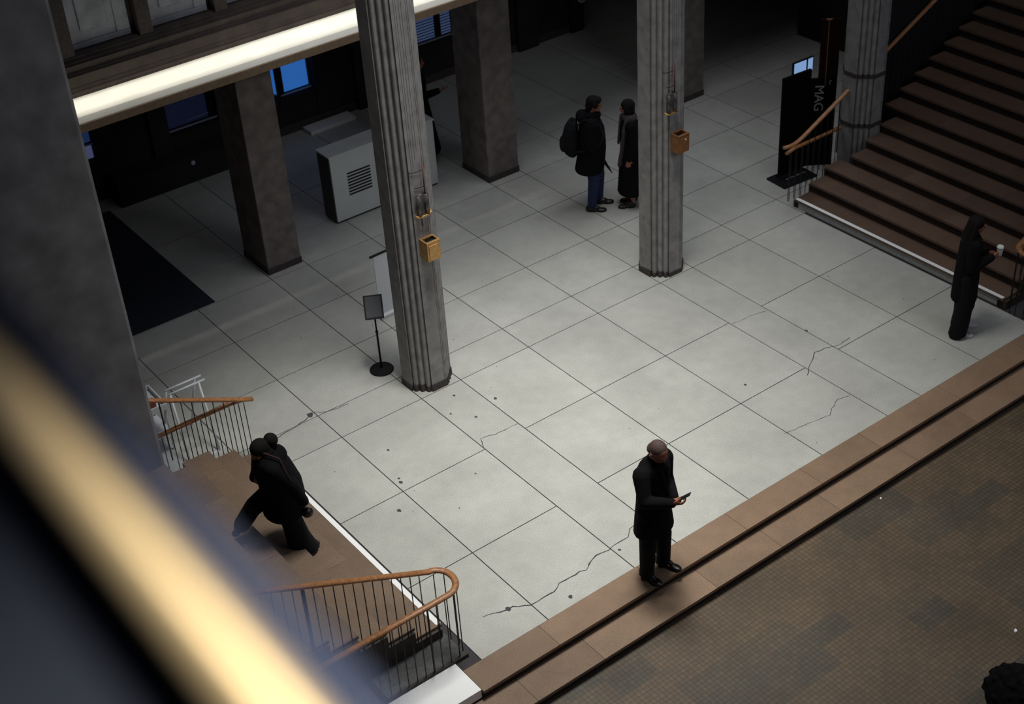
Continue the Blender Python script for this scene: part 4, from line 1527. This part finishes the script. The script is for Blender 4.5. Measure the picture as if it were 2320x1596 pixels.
# ---------- person behind the desk, mostly hidden by the column
def build_hidden():
    b = Blob()
    hd = Matrix.Translation((0, .04, 1.58))
    head(b, hd, .98)
    b.cap((0, .0, 1.42), .05, (0, .02, 1.52), .048)
    b.loft([(0, 0, .86, .14, .1), (0, 0, 1.05, .135, .1), (0, 0, 1.28, .165, .105), (0, 0, 1.38, .15, .09), (0, .01, 1.43, .07, .06)])
    Lsh, Rsh = Vector((.17, 0, 1.35)), Vector((-.17, 0, 1.35))
    Lel, Rel = Vector((.22, .10, 1.12)), Vector((-.21, 0, 1.08))
    Lw, Rw = Vector((.16, .33, 1.17)), Vector((-.2, .05, .85))
    for s_, e, w in ((Lsh, Lel, Lw), (Rsh, Rel, Rw)):
        b.cap(s_, .048, e, .04)
        b.cap(e, .04, w, .026)
    hand(b, Lw, (.0, .9, .3), (-.4, 0, 1), -1, .2)
    hand(b, Rw, (0, .1, -1), (1, 0, 0), 1, .4)
    for sx in (1, -1):
        b.cap((sx * .09, 0, .86), .09, (sx * .09, .01, .47), .055)
        b.cap((sx * .09, .01, .47), .055, (sx * .09, -.02, .08), .036)
        b.cap((sx * .09, -.02, .08), .036, (sx * .09, .1, .035), .018)
    p = b.done('person', M['skin2'], None, .007, 3)
    tag(p, 'person in black mostly hidden by the left ribbed column, one hand held out', 'person')
    h = Blob()
    h.ell(hd @ Vector((0, -.02, .025)), (.086, .1, .09))
    h.done('hair', M['hair'], p, .008, 2)
    shoe(p, (.09, -.10, 0), (.095, .16, 0), M['leather'], .045, .075)
    shoe(p, (-.09, -.10, 0), (-.095, .16, 0), M['leather'], .045, .075)
    c = Blob()
    c.loft([(0, 0, .10, .30, .27), (0, 0, .13, .31, .28), (0, 0, .5, .25, .22), (0, 0, .85, .2, .165), (0, 0, 1.1, .175, .14), (0, 0, 1.28, .19, .14), (0, 0, 1.38, .165, .11), (0, .01, 1.44, .08, .07)])
    for s_, e, w in ((Lsh, Lel, Lw), (Rsh, Rel, Rw)):
        c.cap(s_, .08, e, .066)
        c.cap(e, .066, e.lerp(w, .95), .05)
    c.done('coat', M['cloth'], p, .011, 4, 'long flared black coat')
    return p


hp_ = build_hidden()
bake_place(hp_, 10.78, 17.45, 0, math.atan2(-.80, -.60))

# ------------------------------------------------------------------ dark mottled thing in the bottom right corner (near)
cm = Blob()
r = random.Random(4)
cm.ell((0, 0, 0), (.30, .42, .34))
for k in range(170):
    a, e = r.uniform(0, 2 * PI), r.uniform(-.2, 1.4)
    q = Vector((.29 * math.cos(a) * math.cos(e), .41 * math.sin(a) * math.cos(e), .33 * math.sin(e)))
    cm.ell(q, (r.uniform(.015, .05), r.uniform(.015, .05), r.uniform(.015, .04)), n=8)
fo = cm.done('fur_bundle', M['leaf'], None, .012, 2)
tag(fo, 'black shaggy rounded mass cut off by the bottom right corner', 'fur bundle')
fo.location = (8.62, 4.66, -.235 + .31)


# ------------------------------------------------------------------ gallery balustrade close to the camera (runs along Y)
def pol(ang, s):
    a = math.radians(ang)
    return (s * math.sin(a), 10.4 - s * math.cos(a))


gb = thing('gallery_balustrade', 'blurred close-up balustrade with a gleaming brass rail across the lower left corner', 'balustrade', (0, 0, 0))
Y0, Y1 = -1.5, 7.0
bm = bmesh.new()
cx, cz = pol(17.8, .50)
sweep(bm, [(cx, Y0, cz), (cx, Y1, cz)], .0140, .0140, 28)
from_bm('brass_rail', bm, M['railbrass'], gb, smooth=True, label='gleaming round brass rail')


def band(name, a0, a1, s, depth, mat, label=None):
    x0, z0 = pol(a0, s)
    x1, z1 = pol(a1, s)
    x2, z2 = pol(a1, s + depth)
    x3, z3 = pol(a0, s + depth)
    bm = bmesh.new()
    extrude_profile(bm, [(x0, z0), (x1, z1), (x2, z2), (x3, z3)], 1, Y0, Y1)
    return from_bm(name, bm, mat, gb, label=label)


band('bronze_channel', 14.4, 20.0, .53, .03, M['bronze'], 'dark bronze channel under the brass rail')
band('edge_strip', 20.0, 21.9, .545, .02, M['bluegrey'], 'blue-grey painted edge strip')
band('inner_ledge', 4.0, 13.9, .56, .03, M['slate'], 'dark blue-grey inner ledge')
band('rear_channel', 13.0, 14.5, .57, .03, M['bronze'])
